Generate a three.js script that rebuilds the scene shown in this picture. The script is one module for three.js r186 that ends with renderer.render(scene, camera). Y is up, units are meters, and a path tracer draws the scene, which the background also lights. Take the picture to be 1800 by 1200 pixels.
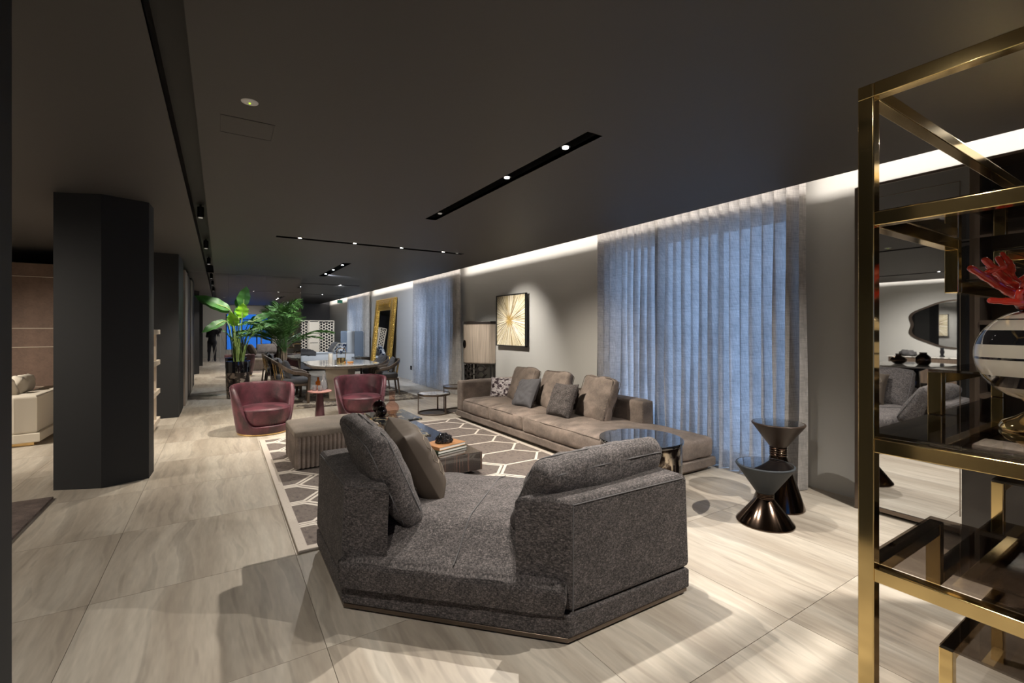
import * as THREE from 'three';
import { RoundedBoxGeometry } from 'three/addons/geometries/RoundedBoxGeometry.js';
import { mergeGeometries, mergeVertices } from 'three/addons/utils/BufferGeometryUtils.js';
import { RectAreaLightUniformsLib } from 'three/addons/lights/RectAreaLightUniformsLib.js';
import { MarchingCubes } from 'three/addons/objects/MarchingCubes.js';
import { createNoise3D } from 'simplex-noise';

// ---------------------------------------------------------------- camera, sky, exposure
// x runs to the curtain wall, y up, and depth runs into the room (world z = -depth)
const scene = new THREE.Scene();
const renderer = new THREE.WebGLRenderer({ antialias: true });
renderer.toneMapping = THREE.LinearToneMapping;
renderer.toneMappingExposure = 1.0;
renderer.shadowMap.enabled = true;
RectAreaLightUniformsLib.init();
const camera = new THREE.PerspectiveCamera(2 * Math.atan(600 / 811) * 180 / Math.PI, 1.5, 0.05, 200);
camera.position.set(0, 1.5, 0);
camera.rotation.y = -Math.atan(513 / 811);
camera.setViewOffset(1800, 1200, 0, 22, 1800, 1200);
scene.add(camera);
scene.background = new THREE.Color().setRGB(1.45, 2.30, 4.0);       // dusk sky outside the windows

const CEIL = 2.77, WARM = [1, 0.90, 0.77], NEUTRAL = [1, 0.94, 0.86], COOL = [0.9, 0.95, 1];
const rgb = (r, g, b) => new THREE.Color().setRGB(r, g, b);

// ---------------------------------------------------------------- helpers
let seed = 12345;
const rnd = () => { seed = (seed * 1664525 + 1013904223) >>> 0; return seed / 4294967296; };
const rr = (a, b) => a + (b - a) * rnd();
const noise3 = createNoise3D(rnd);
const clamp = (x, a = 0, b = 1) => Math.min(b, Math.max(a, x));
const mix = (a, b, t) => a + (b - a) * t;
const smooth = (a, b, x) => { const t = clamp((x - a) / (b - a)); return t * t * (3 - 2 * t); };

const used = new Map();
function numbered(name) { const n = used.get(name) ?? 0; used.set(name, n + 1); return n ? `${name}_${String(n).padStart(3, '0')}` : name; }
function thing(name, label, category, [x, y, d] = [0, 0, 0], turn = 0, group) {
  const o = new THREE.Group(); o.name = numbered(name); o.position.set(x, y, -d); o.rotation.y = turn;
  o.userData = { label, category }; if (group) o.userData.group = group; scene.add(o); return o;
}
function part(name, geo, mat, parent, label) {
  const g = Array.isArray(geo) ? (geo.length === 1 ? geo[0] : merge(geo)) : geo;
  const m = new THREE.Mesh(g, mat); m.name = name; m.castShadow = m.receiveShadow = true;
  if (label) m.userData.label = label; parent.add(m); return m;
}
function single(name, label, category, geo, mat, group) { const m = part(numbered(name), geo, mat, scene); m.userData = { label, category }; if (group) m.userData.group = group; return m; }
function struct(name, label, geo, mat) { const m = part(name, geo, mat, scene); m.userData = { label, category: name.replace(/_.*/, ''), kind: 'structure' }; return m; }
function structGroup(name, label) { const g = new THREE.Group(); g.name = name; g.userData = { label, category: name.replace(/_.*/, ''), kind: 'structure' }; scene.add(g); return g; }
function copy(o, [x, y, d], turn, label, group) {
  const c = o.clone(); c.name = numbered(o.name.replace(/_\d{3}$/, '')); c.position.set(x, y, -d); c.rotation.y = turn; c.userData = { ...o.userData, label }; if (group) c.userData.group = group; scene.add(c); return c;
}
const plain = (g) => { const n = g.index ? g.toNonIndexed() : g; for (const k of Object.keys(n.attributes)) if (!['position', 'normal', 'uv'].includes(k)) n.deleteAttribute(k); if (!n.attributes.uv) n.setAttribute('uv', new THREE.BufferAttribute(new Float32Array(n.attributes.position.count * 2), 2)); if (!n.attributes.normal) n.computeVertexNormals(); return n; };
function merge(list) { return mergeGeometries(list.map(plain)); }
// texture coordinates in metres, from the side that each face points to
function uvBox(geo) {
  const g = plain(geo), p = g.attributes.position, n = g.attributes.normal, uv = new Float32Array(p.count * 2);
  for (let i = 0; i < p.count; i += 3) {
    const ax = [0, 1, 2].map((c) => Math.abs(n.getComponent(i, c) + n.getComponent(i + 1, c) + n.getComponent(i + 2, c)));
    const k = ax[1] >= ax[0] && ax[1] >= ax[2] ? 1 : ax[0] >= ax[2] ? 0 : 2;
    for (let j = i; j < i + 3; j++) { uv[2 * j] = k === 0 ? p.getZ(j) : p.getX(j); uv[2 * j + 1] = k === 1 ? p.getZ(j) : p.getY(j); }
  }
  g.setAttribute('uv', new THREE.BufferAttribute(uv, 2)); return g;
}
const box = (w, h, d, x = 0, y = 0, z = 0) => uvBox(new THREE.BoxGeometry(w, h, d)).translate(x, y, z);
const rbox = (w, h, d, r, x = 0, y = 0, z = 0, s = 2) => uvBox(new RoundedBoxGeometry(w, h, d, s, Math.min(r, w / 2.01, h / 2.01, d / 2.01))).translate(x, y, z);
// box by its limits in x, y and depth
const span = (x0, x1, y0, y1, d0, d1) => box(x1 - x0, y1 - y0, d1 - d0, (x0 + x1) / 2, (y0 + y1) / 2, -(d0 + d1) / 2);
const rspan = (x0, x1, y0, y1, d0, d1, r) => rbox(x1 - x0, y1 - y0, d1 - d0, r, (x0 + x1) / 2, (y0 + y1) / 2, -(d0 + d1) / 2);
const cyl = (r0, r1, y0, y1, x = 0, z = 0, n = 40, open = false) => new THREE.CylinderGeometry(r1, r0, y1 - y0, n, 1, open).translate(x, (y0 + y1) / 2, z);
const lathe = (pts, n = 48) => { const g = new THREE.LatheGeometry(pts.map(([r, y]) => new THREE.Vector2(Math.max(r, 1e-4), y)), n); return g; };
// an outline in (x, depth) raised from y0 to y1
function prism(pts, y0, y1, bevel = 0, holes = []) {
  const s = pts instanceof THREE.Shape ? pts : new THREE.Shape(pts.map(([a, b]) => new THREE.Vector2(a, b)));
  for (const h of holes) s.holes.push(new THREE.Path(h.map(([a, b]) => new THREE.Vector2(a, b))));
  const g = new THREE.ExtrudeGeometry(s, { depth: y1 - y0 - 2 * bevel, bevelEnabled: bevel > 0, bevelSize: bevel, bevelThickness: bevel, bevelOffset: -bevel, bevelSegments: 3, curveSegments: 16 });
  return uvBox(g.rotateX(-Math.PI / 2).translate(0, y0 + bevel, 0));
}
function roundRect(x0, x1, y0, y1, r) {
  const s = new THREE.Shape(); s.moveTo(x0 + r, y0); s.lineTo(x1 - r, y0); s.absarc(x1 - r, y0 + r, r, -Math.PI / 2, 0); s.lineTo(x1, y1 - r); s.absarc(x1 - r, y1 - r, r, 0, Math.PI / 2);
  s.lineTo(x0 + r, y1); s.absarc(x0 + r, y1 - r, r, Math.PI / 2, Math.PI); s.lineTo(x0, y0 + r); s.absarc(x0 + r, y0 + r, r, Math.PI, 1.5 * Math.PI); return s;
}
const tube = (pts, r, n = 24, k = 8, closed = false) => new THREE.TubeGeometry(new THREE.CatmullRomCurve3(pts.map((p) => new THREE.Vector3(...p)), closed), n, r, k, closed);
function smoothed(g) { g.deleteAttribute('uv'); g.deleteAttribute('normal'); const m = mergeVertices(g, 1e-5); m.computeVertexNormals(); return uvBox(m); }
// upholstery: a box with round edges whose faces swell by puff = [x, y, z] and that is slightly uneven
function softBox(w, h, d, r, puff = [0, 0, 0], crease = 0.004, freq = 5, at = [0, 0, 0], shape) {
  const seg = (l) => Math.max(4, Math.min(30, Math.round(l / 0.035))), g = new THREE.BoxGeometry(w, h, d, seg(w), seg(h), seg(d)), p = g.attributes.position, H = [w / 2, h / 2, d / 2], off = rnd() * 50;
  for (let i = 0; i < p.count; i++) {
    const v = [p.getX(i), p.getY(i), p.getZ(i)], q = v.map((a, k) => clamp(a, -(H[k] - r), H[k] - r)), e = v.map((a, k) => a - q[k]), l = Math.hypot(...e);
    const u = v.map((a, k) => a / H[k]), f = u.map((a) => Math.pow(Math.max(0, 1 - a * a), 0.75));
    let o = l > 1e-9 ? q.map((a, k) => a + e[k] / l * r) : v;
    o = [o[0] * (1 + puff[0] / H[0] * f[1] * f[2]), o[1] * (1 + puff[1] / H[1] * f[0] * f[2]), o[2] * (1 + puff[2] / H[2] * f[0] * f[1])];
    const k = noise3(o[0] * freq + off, o[1] * freq, o[2] * freq) * crease + noise3(o[0] * freq * 2.7, o[1] * freq * 2.7 + off, o[2] * freq * 2.7) * crease * 0.4;
    o = o.map((a, j) => a + k * u[j]);
    if (shape) o = shape(o, u);
    p.setXYZ(i, o[0] + at[0], o[1] + at[1], o[2] + at[2]);
  }
  return smoothed(g);
}
// a knife-edged scatter cushion in its own xy plane
function pillow(w, h, t, crease = 0.012, n = 30) {
  const g = new THREE.BoxGeometry(2, 2, 2, n, n, 1), p = g.attributes.position, off = rnd() * 80;
  const at = (u, v, s, lift = 0) => {
    const edge = Math.max(Math.abs(u), Math.abs(v)), pinch = 1 - 0.07 * (1 - Math.abs(edge === Math.abs(u) ? v : u) ** 2) * edge ** 2, full = Math.pow(Math.max(0, (1 - u ** 4) * (1 - v ** 4)), 0.55);
    const wr = noise3(u * 2.4 + off, v * 2.4, s) * crease * full + noise3(Math.atan2(v, u) * 4 + off, edge * 1.2, 3) * crease * 0.8 * smooth(0.45, 0.9, edge) * Math.sqrt(full);
    return [u * w / 2 * pinch, v * h / 2 * pinch, s * (t / 2 * full + 0.004 + wr + lift)];
  };
  for (let i = 0; i < p.count; i++) p.setXYZ(i, ...at(p.getX(i), p.getY(i), Math.sign(p.getZ(i))));
  const out = smoothed(g); out.at = at; return out;
}
// a bar of rectangular section swept along a curve, kept level
function ribbon(pts, w, h, n = 28, closed = false, taper) {
  const c = new THREE.CatmullRomCurve3(pts.map((p) => new THREE.Vector3(...p)), closed, 'catmullrom', 0.5), pos = [], idx = [], up = new THREE.Vector3(0, 1, 0);
  for (let i = 0; i <= n; i++) {
    const t = i / n, P = c.getPointAt(t), T = c.getTangentAt(t), S = new THREE.Vector3().crossVectors(T, up).normalize(), U = new THREE.Vector3().crossVectors(S, T), k = taper ? taper(t) : 1;
    for (const [a, b] of [[-1, -.7], [-.7, -1], [.7, -1], [1, -.7], [1, .7], [.7, 1], [-.7, 1], [-1, .7]]) { const q = P.clone().addScaledVector(S, a * w / 2 * k).addScaledVector(U, b * h / 2 * k); pos.push(q.x, q.y, q.z); }
  }
  for (let i = 0; i < n; i++) for (let j = 0; j < 8; j++) { const a = i * 8 + j, b = i * 8 + (j + 1) % 8; idx.push(a, a + 8, b, b, a + 8, b + 8); }
  if (!closed) for (const b of [0, n * 8]) for (let j = 1; j < 7; j++) idx.push(b, b + j, b + j + 1);
  const g = new THREE.BufferGeometry(); g.setAttribute('position', new THREE.Float32BufferAttribute(pos, 3)); g.setIndex(idx); g.computeVertexNormals(); return uvBox(g);
}

// ---------------------------------------------------------------- textures (all computed)
const hash = (x, y, s) => { let h = (x * 374761393 + y * 668265263 + s * 974634777) | 0; h = Math.imul(h ^ (h >>> 13), 1274126177); return ((h ^ (h >>> 16)) >>> 0) / 4294967296; };
function vnoise(x, y, px, py, s) {
  const xi = Math.floor(x), yi = Math.floor(y), fx = x - xi, fy = y - yi, a = fx * fx * (3 - 2 * fx), b = fy * fy * (3 - 2 * fy), w = (v, m) => ((v % m) + m) % m;
  const h = (i, j) => hash(w(xi + i, px), w(yi + j, py), s); return mix(mix(h(0, 0), h(1, 0), a), mix(h(0, 1), h(1, 1), a), b);
}
function fbm(u, v, fx, fy, s = 1, oct = 4) { let t = 0, a = 0.5, n = 0; for (let o = 0; o < oct; o++) { t += a * vnoise(u * fx, v * fy, fx, fy, s + o * 7); n += a; a *= 0.5; fx *= 2; fy *= 2; } return t / n; }
function tex(w, h, size, fn, color = true) {
  const d = new Uint8Array(w * h * 4);
  for (let y = 0; y < h; y++) for (let x = 0; x < w; x++) { const c = fn(x / w, y / h), i = (y * w + x) * 4; for (let k = 0; k < 3; k++) d[i + k] = clamp(Array.isArray(c) ? c[k] : c) * 255; d[i + 3] = 255; }
  const t = new THREE.DataTexture(d, w, h); t.wrapS = t.wrapT = THREE.RepeatWrapping; t.magFilter = THREE.LinearFilter; t.minFilter = THREE.LinearMipmapLinearFilter; t.generateMipmaps = true;
  if (color) t.colorSpace = THREE.SRGBColorSpace; t.repeat.set(1 / size[0], 1 / size[1]); t.needsUpdate = true; return t;
}
function canvasTex(w, h, draw, repeat) {
  const c = document.createElement('canvas'); c.width = w; c.height = h; draw(c.getContext('2d'), w, h);
  const t = new THREE.CanvasTexture(c); t.colorSpace = THREE.SRGBColorSpace; t.wrapS = t.wrapT = THREE.RepeatWrapping; if (repeat) t.repeat.set(...repeat); return t;
}
const shade = (c, k) => c.map((x) => x * k), lerp3 = (a, b, t) => a.map((x, i) => mix(x, b[i], t));
const std = (o) => new THREE.MeshStandardMaterial(o), phys = (o) => new THREE.MeshPhysicalMaterial(o);
const T = {
  travertine: tex(1024, 1024, [2.1, 2.1], (u, v) => {
    const wv = fbm(u, v, 3, 2, 5, 3) * 0.09, s = fbm(u + wv, v, 22, 2, 11, 5), b = fbm(u + wv * 0.6, v, 7, 1, 31, 3), f = fbm(u, v, 160, 24, 41, 2), sw = fbm(u + wv * 1.4, v, 48, 4, 63, 3);
    const c = lerp3([0.645, 0.602, 0.545], [0.75, 0.715, 0.66], smooth(0.3, 0.7, s * 0.6 + b * 0.4));
    return shade(c, 0.93 + 0.09 * f + 0.1 * (sw - 0.5) - 0.1 * smooth(0.6, 0.75, sw));
  }),
  chenille: tex(512, 512, [0.42, 0.42], (u, v) => {
    const a = fbm(u, v, 96, 84, 3, 2), b = fbm(u, v, 40, 120, 9, 2), l = fbm(u, v, 4, 5, 14, 3), sp = vnoise(u * 100, v * 92, 100, 92, 25);
    return shade([0.465, 0.432, 0.422], 0.62 + 0.6 * (a - 0.5) + 0.5 * (b - 0.5) + 0.15 * (l - 0.5) + 0.22 * smooth(0.72, 0.9, sp));
  }),
  weaveBump: tex(256, 256, [0.1, 0.1], (u, v) => 0.5 + 0.25 * Math.sin(u * 2 * Math.PI * 24) * Math.sin(v * 2 * Math.PI * 24) + 0.5 * (fbm(u, v, 40, 40, 8, 2) - 0.5), false),
  suede: tex(512, 512, [1.1, 1.1], (u, v) => { const a = fbm(u, v, 4, 4, 2, 5), b = fbm(u, v, 90, 90, 6, 2), c = fbm(u + 0.1 * a, v, 7, 11, 16, 4); return shade([0.49, 0.44, 0.405], 0.70 + 0.4 * a + 0.22 * (c - 0.5) * 2 + 0.14 * (b - 0.5)); }),
  suedePale: tex(512, 512, [0.9, 0.9], (u, v) => { const a = fbm(u, v, 4, 4, 32, 5), b = fbm(u, v, 90, 90, 36, 2); return shade([0.52, 0.475, 0.43], 0.78 + 0.34 * a + 0.12 * (b - 0.5)); }),
  velvet: tex(512, 512, [0.9, 0.9], (u, v) => { const a = fbm(u, v, 5, 5, 52, 5), b = fbm(u + a * 0.2, v, 9, 7, 56, 4), f = fbm(u, v, 120, 120, 59, 2); return shade([0.43, 0.215, 0.26], 0.42 + 0.55 * a + 0.6 * (b - 0.5) + 0.16 * (f - 0.5)); }),
  linen: tex(512, 512, [0.5, 0.5], (u, v) => { const a = fbm(u, v, 8, 150, 61, 2), b = fbm(u, v, 170, 10, 66, 2), c = fbm(u, v, 4, 4, 68, 3); return shade([0.84, 0.82, 0.80], 0.8 + 0.2 * (a - 0.5) + 0.2 * (b - 0.5) + 0.16 * (c - 0.5) + 0.08); }),
  oak: tex(512, 512, [0.7, 1.4], (u, v) => { const w = fbm(u, v, 3, 2, 71, 3) * 0.1, a = fbm(u + w, v, 40, 2, 73, 4), b = fbm(u, v, 190, 6, 77, 2); return shade([0.63, 0.575, 0.515], 0.78 + 0.28 * a + 0.16 * (b - 0.5)); }),
  ash: tex(512, 512, [0.7, 1.4], (u, v) => { const w = fbm(u, v, 3, 2, 171, 3) * 0.1, a = fbm(u + w, v, 40, 2, 173, 4), b = fbm(u, v, 190, 6, 177, 2); return shade([0.36, 0.30, 0.25], 0.74 + 0.34 * a + 0.2 * (b - 0.5)); }),
  ebony: tex(512, 512, [0.5, 0.5], (u, v) => { const a = fbm(u, v, 60, 2, 81, 4), b = fbm(u, v, 14, 1, 85, 3); return lerp3([0.10, 0.075, 0.07], [0.31, 0.215, 0.175], smooth(0.4, 0.75, a * 0.65 + b * 0.35)); }),
  blackMarble: tex(1024, 1024, [1.1, 1.1], (u, v) => {
    const w = fbm(u, v, 6, 6, 91, 4), r = 1 - Math.abs(2 * fbm(u + w * 0.12, v - w * 0.1, 12, 12, 95, 5) - 1), q = vnoise(u * 140, v * 140, 140, 140, 97), d = fbm(u, v, 9, 9, 99, 4);
    let c = lerp3([0.055, 0.062, 0.075], [0.15, 0.16, 0.18], smooth(0.45, 0.7, d)); const k = smooth(0.86, 0.96, r) * (0.5 + 0.8 * d);
    c = lerp3(c, [0.86, 0.78, 0.6], k * 0.75); return q > 0.88 && d > 0.46 ? lerp3(c, [0.83, 0.72, 0.46], 0.75) : c;
  }),
  whiteMarble: tex(512, 512, [1.3, 1.3], (u, v) => { const w = fbm(u, v, 4, 4, 191, 4), r = 1 - Math.abs(2 * fbm(u + w * 0.2, v, 5, 7, 195, 5) - 1); return shade([0.78, 0.76, 0.73], 1.02 - 0.35 * smooth(0.86, 0.99, r) - 0.12 * w); }),
  patina: tex(512, 512, [0.6, 0.6], (u, v) => { const a = fbm(u, v, 7, 7, 101, 5), b = fbm(u + a * 0.3, v, 16, 14, 105, 4); const k = smooth(0.46, 0.6, b * 0.6 + a * 0.4); return lerp3([0.20, 0.165, 0.15], [0.80, 0.75, 0.68], k); }),
  crinkle: tex(512, 512, [0.35, 0.35], (u, v) => { const a = fbm(u, v, 8, 8, 111, 4); return Math.abs(2 * fbm(u + a * 0.2, v, 14, 14, 115, 4) - 1) * 1.6; }, false),
  foil: tex(256, 256, [0.3, 0.3], (u, v) => { const a = fbm(u, v, 9, 9, 211, 4), k = smooth(0.38, 0.55, a); return lerp3([0.36, 0.30, 0.32], [0.95, 0.92, 0.92], k); }),
  vintage: tex(512, 512, [1.4, 1.4], (u, v) => { const a = fbm(u, v, 6, 6, 121, 5), b = fbm(u, v, 40, 40, 125, 3), k = smooth(0.44, 0.58, a * 0.55 + b * 0.45); return lerp3([0.27, 0.23, 0.19], [0.56, 0.51, 0.44], k); }),
  pile: tex(256, 256, [0.5, 0.5], (u, v) => { const a = fbm(u, v, 90, 90, 131, 2), b = fbm(u, v, 6, 8, 135, 4); return shade([0.36, 0.31, 0.29], 0.62 + 0.5 * a * 0.6 + 0.5 * b); }),
  ornament: tex(512, 512, [0.4, 0.4], (u, v) => { const a = fbm(u, v, 10, 10, 141, 3), s = Math.sin((u * 6 + a * 0.8) * 2 * Math.PI) * Math.sin((v * 6 + a * 0.8) * 2 * Math.PI); return 0.5 + 0.4 * s + 0.3 * (a - 0.5); }, false),
  brownLeather: tex(256, 256, [1, 1], (u, v) => shade([0.42, 0.335, 0.285], 0.85 + 0.2 * fbm(u, v, 8, 8, 151, 4) + 0.12 * fbm(u, v, 60, 60, 155, 2))),
  paint: tex(256, 256, [2.2, 2.2], (u, v) => 0.5 + 0.5 * (fbm(u, v, 70, 70, 161, 3) - 0.5) + 0.3 * (fbm(u, v, 5, 5, 165, 2) - 0.5), false),
  brushed: tex(512, 128, [0.35, 1], (u, v) => 0.5 + 0.7 * (fbm(u, v, 220, 1, 181, 2) - 0.5), false),
};
const M = {
  ceiling: std({ color: rgb(0.062, 0.057, 0.053), roughness: 0.55, bumpMap: T.paint, bumpScale: 0.0006 }),
  column: std({ color: rgb(0.011, 0.0115, 0.0125), roughness: 0.7 }),
  black: std({ color: rgb(0.008, 0.008, 0.008), roughness: 0.5 }),
  wall: std({ color: rgb(0.40, 0.39, 0.365), roughness: 0.85, bumpMap: T.paint, bumpScale: 0.0005 }),
  wallDark: std({ color: rgb(0.05, 0.05, 0.055), roughness: 0.8 }),
  roof: std({ color: rgb(0.55, 0.54, 0.52), roughness: 0.9 }),
  floor: std({ map: T.travertine, roughness: 0.42 }),
  joint: std({ color: rgb(0.16, 0.14, 0.115), roughness: 0.9 }),
  chenille: std({ map: T.chenille, roughness: 0.95, bumpMap: T.weaveBump, bumpScale: 0.002 }),
  chenillePiping: std({ color: rgb(0.085, 0.08, 0.08), roughness: 0.9 }),
  suede: phys({ map: T.suede, roughness: 0.92, sheen: 0.35, sheenColor: rgb(0.6, 0.52, 0.45), sheenRoughness: 0.6, bumpMap: T.weaveBump, bumpScale: 0.0004 }),
  suedeSeam: std({ color: rgb(0.10, 0.08, 0.065), roughness: 0.95 }),
  suedePale: phys({ map: T.suedePale, roughness: 0.92, sheen: 0.3, sheenColor: rgb(0.6, 0.52, 0.45), sheenRoughness: 0.6 }),
  quilted: std({ color: rgb(0.050, 0.035, 0.023), roughness: 0.7 }),
  thread: std({ color: rgb(0.17, 0.135, 0.10), roughness: 0.6 }),
  velvet: phys({ map: T.velvet, roughness: 0.5, sheen: 1, sheenColor: rgb(0.85, 0.55, 0.62), sheenRoughness: 0.4 }),
  linen: phys({ map: T.linen, roughness: 0.9, transmission: 0.52, side: THREE.DoubleSide, bumpMap: T.weaveBump, bumpScale: 0.0006 }),
  glass: phys({ color: rgb(0.96, 0.97, 0.97), roughness: 0.02, transmission: 1 }),
  crystal: phys({ color: rgb(0.55, 0.55, 0.57), roughness: 0.12, transmission: 0.72, ior: 1.7 }),
  tintedGlass: phys({ color: rgb(0.16, 0.32, 0.48), roughness: 0.02, transmission: 1 }),
  smoked: phys({ color: rgb(0.52, 0.48, 0.45), roughness: 0.02, transmission: 1, ior: 1.6 }),
  blackGlass: phys({ color: rgb(0.004, 0.004, 0.005), roughness: 0.03, ior: 1.7, clearcoat: 1, clearcoatRoughness: 0.02 }),
  gold: std({ color: rgb(0.98, 0.74, 0.34), roughness: 0.09, metalness: 1 }),
  brass: std({ color: rgb(0.80, 0.56, 0.26), roughness: 0.22, metalness: 1 }),
  giltFrame: std({ color: rgb(0.66, 0.42, 0.10), roughness: 0.34, metalness: 0.85, bumpMap: T.ornament, bumpScale: 0.03 }),
  bronze: std({ color: rgb(0.16, 0.125, 0.10), roughness: 0.32, metalness: 0.9 }),
  darkBronze: std({ color: rgb(0.11, 0.075, 0.055), roughness: 0.12, metalness: 1 }),
  blackMetal: std({ color: rgb(0.035, 0.03, 0.027), roughness: 0.35, metalness: 0.6 }),
  mirror: std({ color: rgb(0.72, 0.73, 0.74), roughness: 0.015, metalness: 1 }),
  tintedMirror: std({ color: rgb(0.66, 0.67, 0.675), roughness: 0.015, metalness: 1 }),
  oak: std({ map: T.oak, roughness: 0.55 }),
  ash: std({ map: T.ash, roughness: 0.5 }),
  ebony: phys({ map: T.ebony, roughness: 0.18, clearcoat: 1, clearcoatRoughness: 0.04 }),
  darkGloss: phys({ color: rgb(0.014, 0.010, 0.008), roughness: 0.35, clearcoat: 0.35, clearcoatRoughness: 0.03 }),
  blackMarble: phys({ map: T.blackMarble, roughness: 0.22, clearcoat: 0.35, clearcoatRoughness: 0.05 }),
  whiteMarble: phys({ map: T.whiteMarble, roughness: 0.12, clearcoat: 0.6, clearcoatRoughness: 0.05 }),
  patina: std({ map: T.patina, roughness: 0.12, metalness: 0.9 }),
  silver: std({ map: T.foil, roughness: 0.3, metalness: 0.5, bumpMap: T.crinkle, bumpScale: 0.02 }),
  stoneware: phys({ map: T.patina, color: rgb(0.55, 0.5, 0.48), roughness: 0.3, metalness: 0.35, clearcoat: 0.6 }),
  vintage: std({ map: T.vintage, roughness: 1 }),
  pile: std({ map: T.pile, roughness: 1 }),
  charcoal: std({ color: rgb(0.085, 0.083, 0.09), roughness: 0.95, bumpMap: T.weaveBump, bumpScale: 0.001 }),
  greyFabric: std({ color: rgb(0.062, 0.059, 0.06), roughness: 0.95, bumpMap: T.weaveBump, bumpScale: 0.001 }),
  blueLeather: std({ color: rgb(0.018, 0.0225, 0.027), roughness: 0.6, bumpMap: T.weaveBump, bumpScale: 0.0005 }),
  brownSatin: std({ color: rgb(0.045, 0.029, 0.021), roughness: 0.4, metalness: 0.35 }),
  pinkStone: std({ color: rgb(0.48, 0.26, 0.23), roughness: 0.25 }),
  plumWood: std({ color: rgb(0.085, 0.036, 0.042), roughness: 0.28 }),
  cream: std({ color: rgb(0.68, 0.62, 0.52), roughness: 0.9, bumpMap: T.weaveBump, bumpScale: 0.0006 }),
  creamShelf: std({ color: rgb(0.60, 0.52, 0.42), roughness: 0.6 }),
  brownLeather: std({ map: T.brownLeather, roughness: 0.65 }),
  white: std({ color: rgb(0.78, 0.77, 0.75), roughness: 0.6 }),
  paper: std({ color: rgb(0.80, 0.77, 0.70), roughness: 0.8 }),
  soil: std({ color: rgb(0.05, 0.035, 0.022), roughness: 1 }),
  leaf: phys({ color: rgb(0.035, 0.135, 0.018), roughness: 0.55, transmission: 0.3, side: THREE.DoubleSide }),
  leafYoung: phys({ color: rgb(0.30, 0.62, 0.03), roughness: 0.45, transmission: 0.4, side: THREE.DoubleSide }),
  stem: std({ color: rgb(0.17, 0.24, 0.06), roughness: 0.6 }),
  palmLeaf: phys({ color: rgb(0.060, 0.155, 0.024), roughness: 0.5, transmission: 0.25, side: THREE.DoubleSide }),
  trunk: std({ color: rgb(0.11, 0.075, 0.045), roughness: 0.95 }),
  redCoral: phys({ color: rgb(0.66, 0.045, 0.024), roughness: 0.2, clearcoat: 1, clearcoatRoughness: 0.06 }),
  blackCeramic: phys({ color: rgb(0.012, 0.012, 0.014), roughness: 0.08, clearcoat: 1, clearcoatRoughness: 0.03 }),
  creamCeramic: phys({ color: rgb(0.72, 0.66, 0.55), roughness: 0.1, clearcoat: 1, clearcoatRoughness: 0.03 }),
  amethyst: phys({ color: rgb(0.16, 0.05, 0.08), roughness: 0.03, transmission: 1 }),
  rose: phys({ color: rgb(0.95, 0.76, 0.70), roughness: 0.03, transmission: 1 }),
  amber: phys({ color: rgb(0.85, 0.40, 0.07), roughness: 0.02, transmission: 1 }),
  whiteLinen: std({ color: rgb(0.52, 0.54, 0.57), roughness: 0.95 }),
  blueGrey: std({ color: rgb(0.10, 0.125, 0.165), roughness: 0.9 }),
  bluePattern: std({ map: tex(256, 256, [0.3, 0.3], (u, v) => lerp3([0.75, 0.76, 0.77], [0.12, 0.16, 0.26], smooth(0.46, 0.54, fbm(u, v, 7, 5, 201, 4)))), roughness: 0.9 }),
  skin: std({ color: rgb(0.42, 0.25, 0.18), roughness: 0.6 }),
  cloth: std({ color: rgb(0.012, 0.013, 0.018), roughness: 0.95 }),
};
const glow = (c, k) => std({ color: rgb(0.1, 0.1, 0.1), emissive: rgb(...c), emissiveIntensity: k });

// ---------------------------------------------------------------- the room
{ // floor: large-format travertine tiles over a dark bed, joints recessed
  const f = structGroup('floor', 'large-format pale travertine tile floor');
  part('screed', span(-7.1, 5.05, -0.08, -0.006, -4.3, 25.3), M.joint, f);
  const PX = 1.03, PD = 1.05, gap = 0.0028, variants = [];
  const tileGeo = (w, d, k) => { const g = new THREE.BoxGeometry(w, 0.02, d), p = g.attributes.position, uv = g.attributes.uv; for (let i = 0; i < p.count; i++) uv.setXY(i, p.getX(i) + k * 0.77, p.getZ(i) + k * 1.31); return g; };
  for (let k = 0; k < 8; k++) variants.push(tileGeo(PX - gap, PD - gap, k));
  const xs = []; for (let x = -0.605 - 6 * PX; x < 4.75; x += PX) xs.push(x);
  for (let r = -5; r < 14; r++) for (const x of xs) {
    const d0 = 1.25 + r * PD, w = Math.min(PX, 4.76 - x), full = w > PX - 1e-6;
    const m = part('tile', full ? variants[Math.floor(rnd() * 8)] : tileGeo(w - gap, PD - gap, 3 + r), M.floor, f);
    m.position.set(x + w / 2, -0.01, -(d0 + PD / 2));
  }
  const far = span(-0.6, 4.75, -0.02, 0, 15.95, 25); part('far_tiling', far, M.floor, f);
}
const slots = [[-0.26, -0.12, -4, 12.39], [2.0, 2.13, 2.25, 5.04], [0.65, 3.49, 7.02, 7.14], [2.0, 2.15, 9.22, 11.85], [1.9, 3.5, 13.9, 14.05], [3.83, 3.97, -2.6, 0.55], [-4.6, -4.45, 1.0, 9.0], [2.4, 4.0, 18.1, 18.25]];
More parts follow.
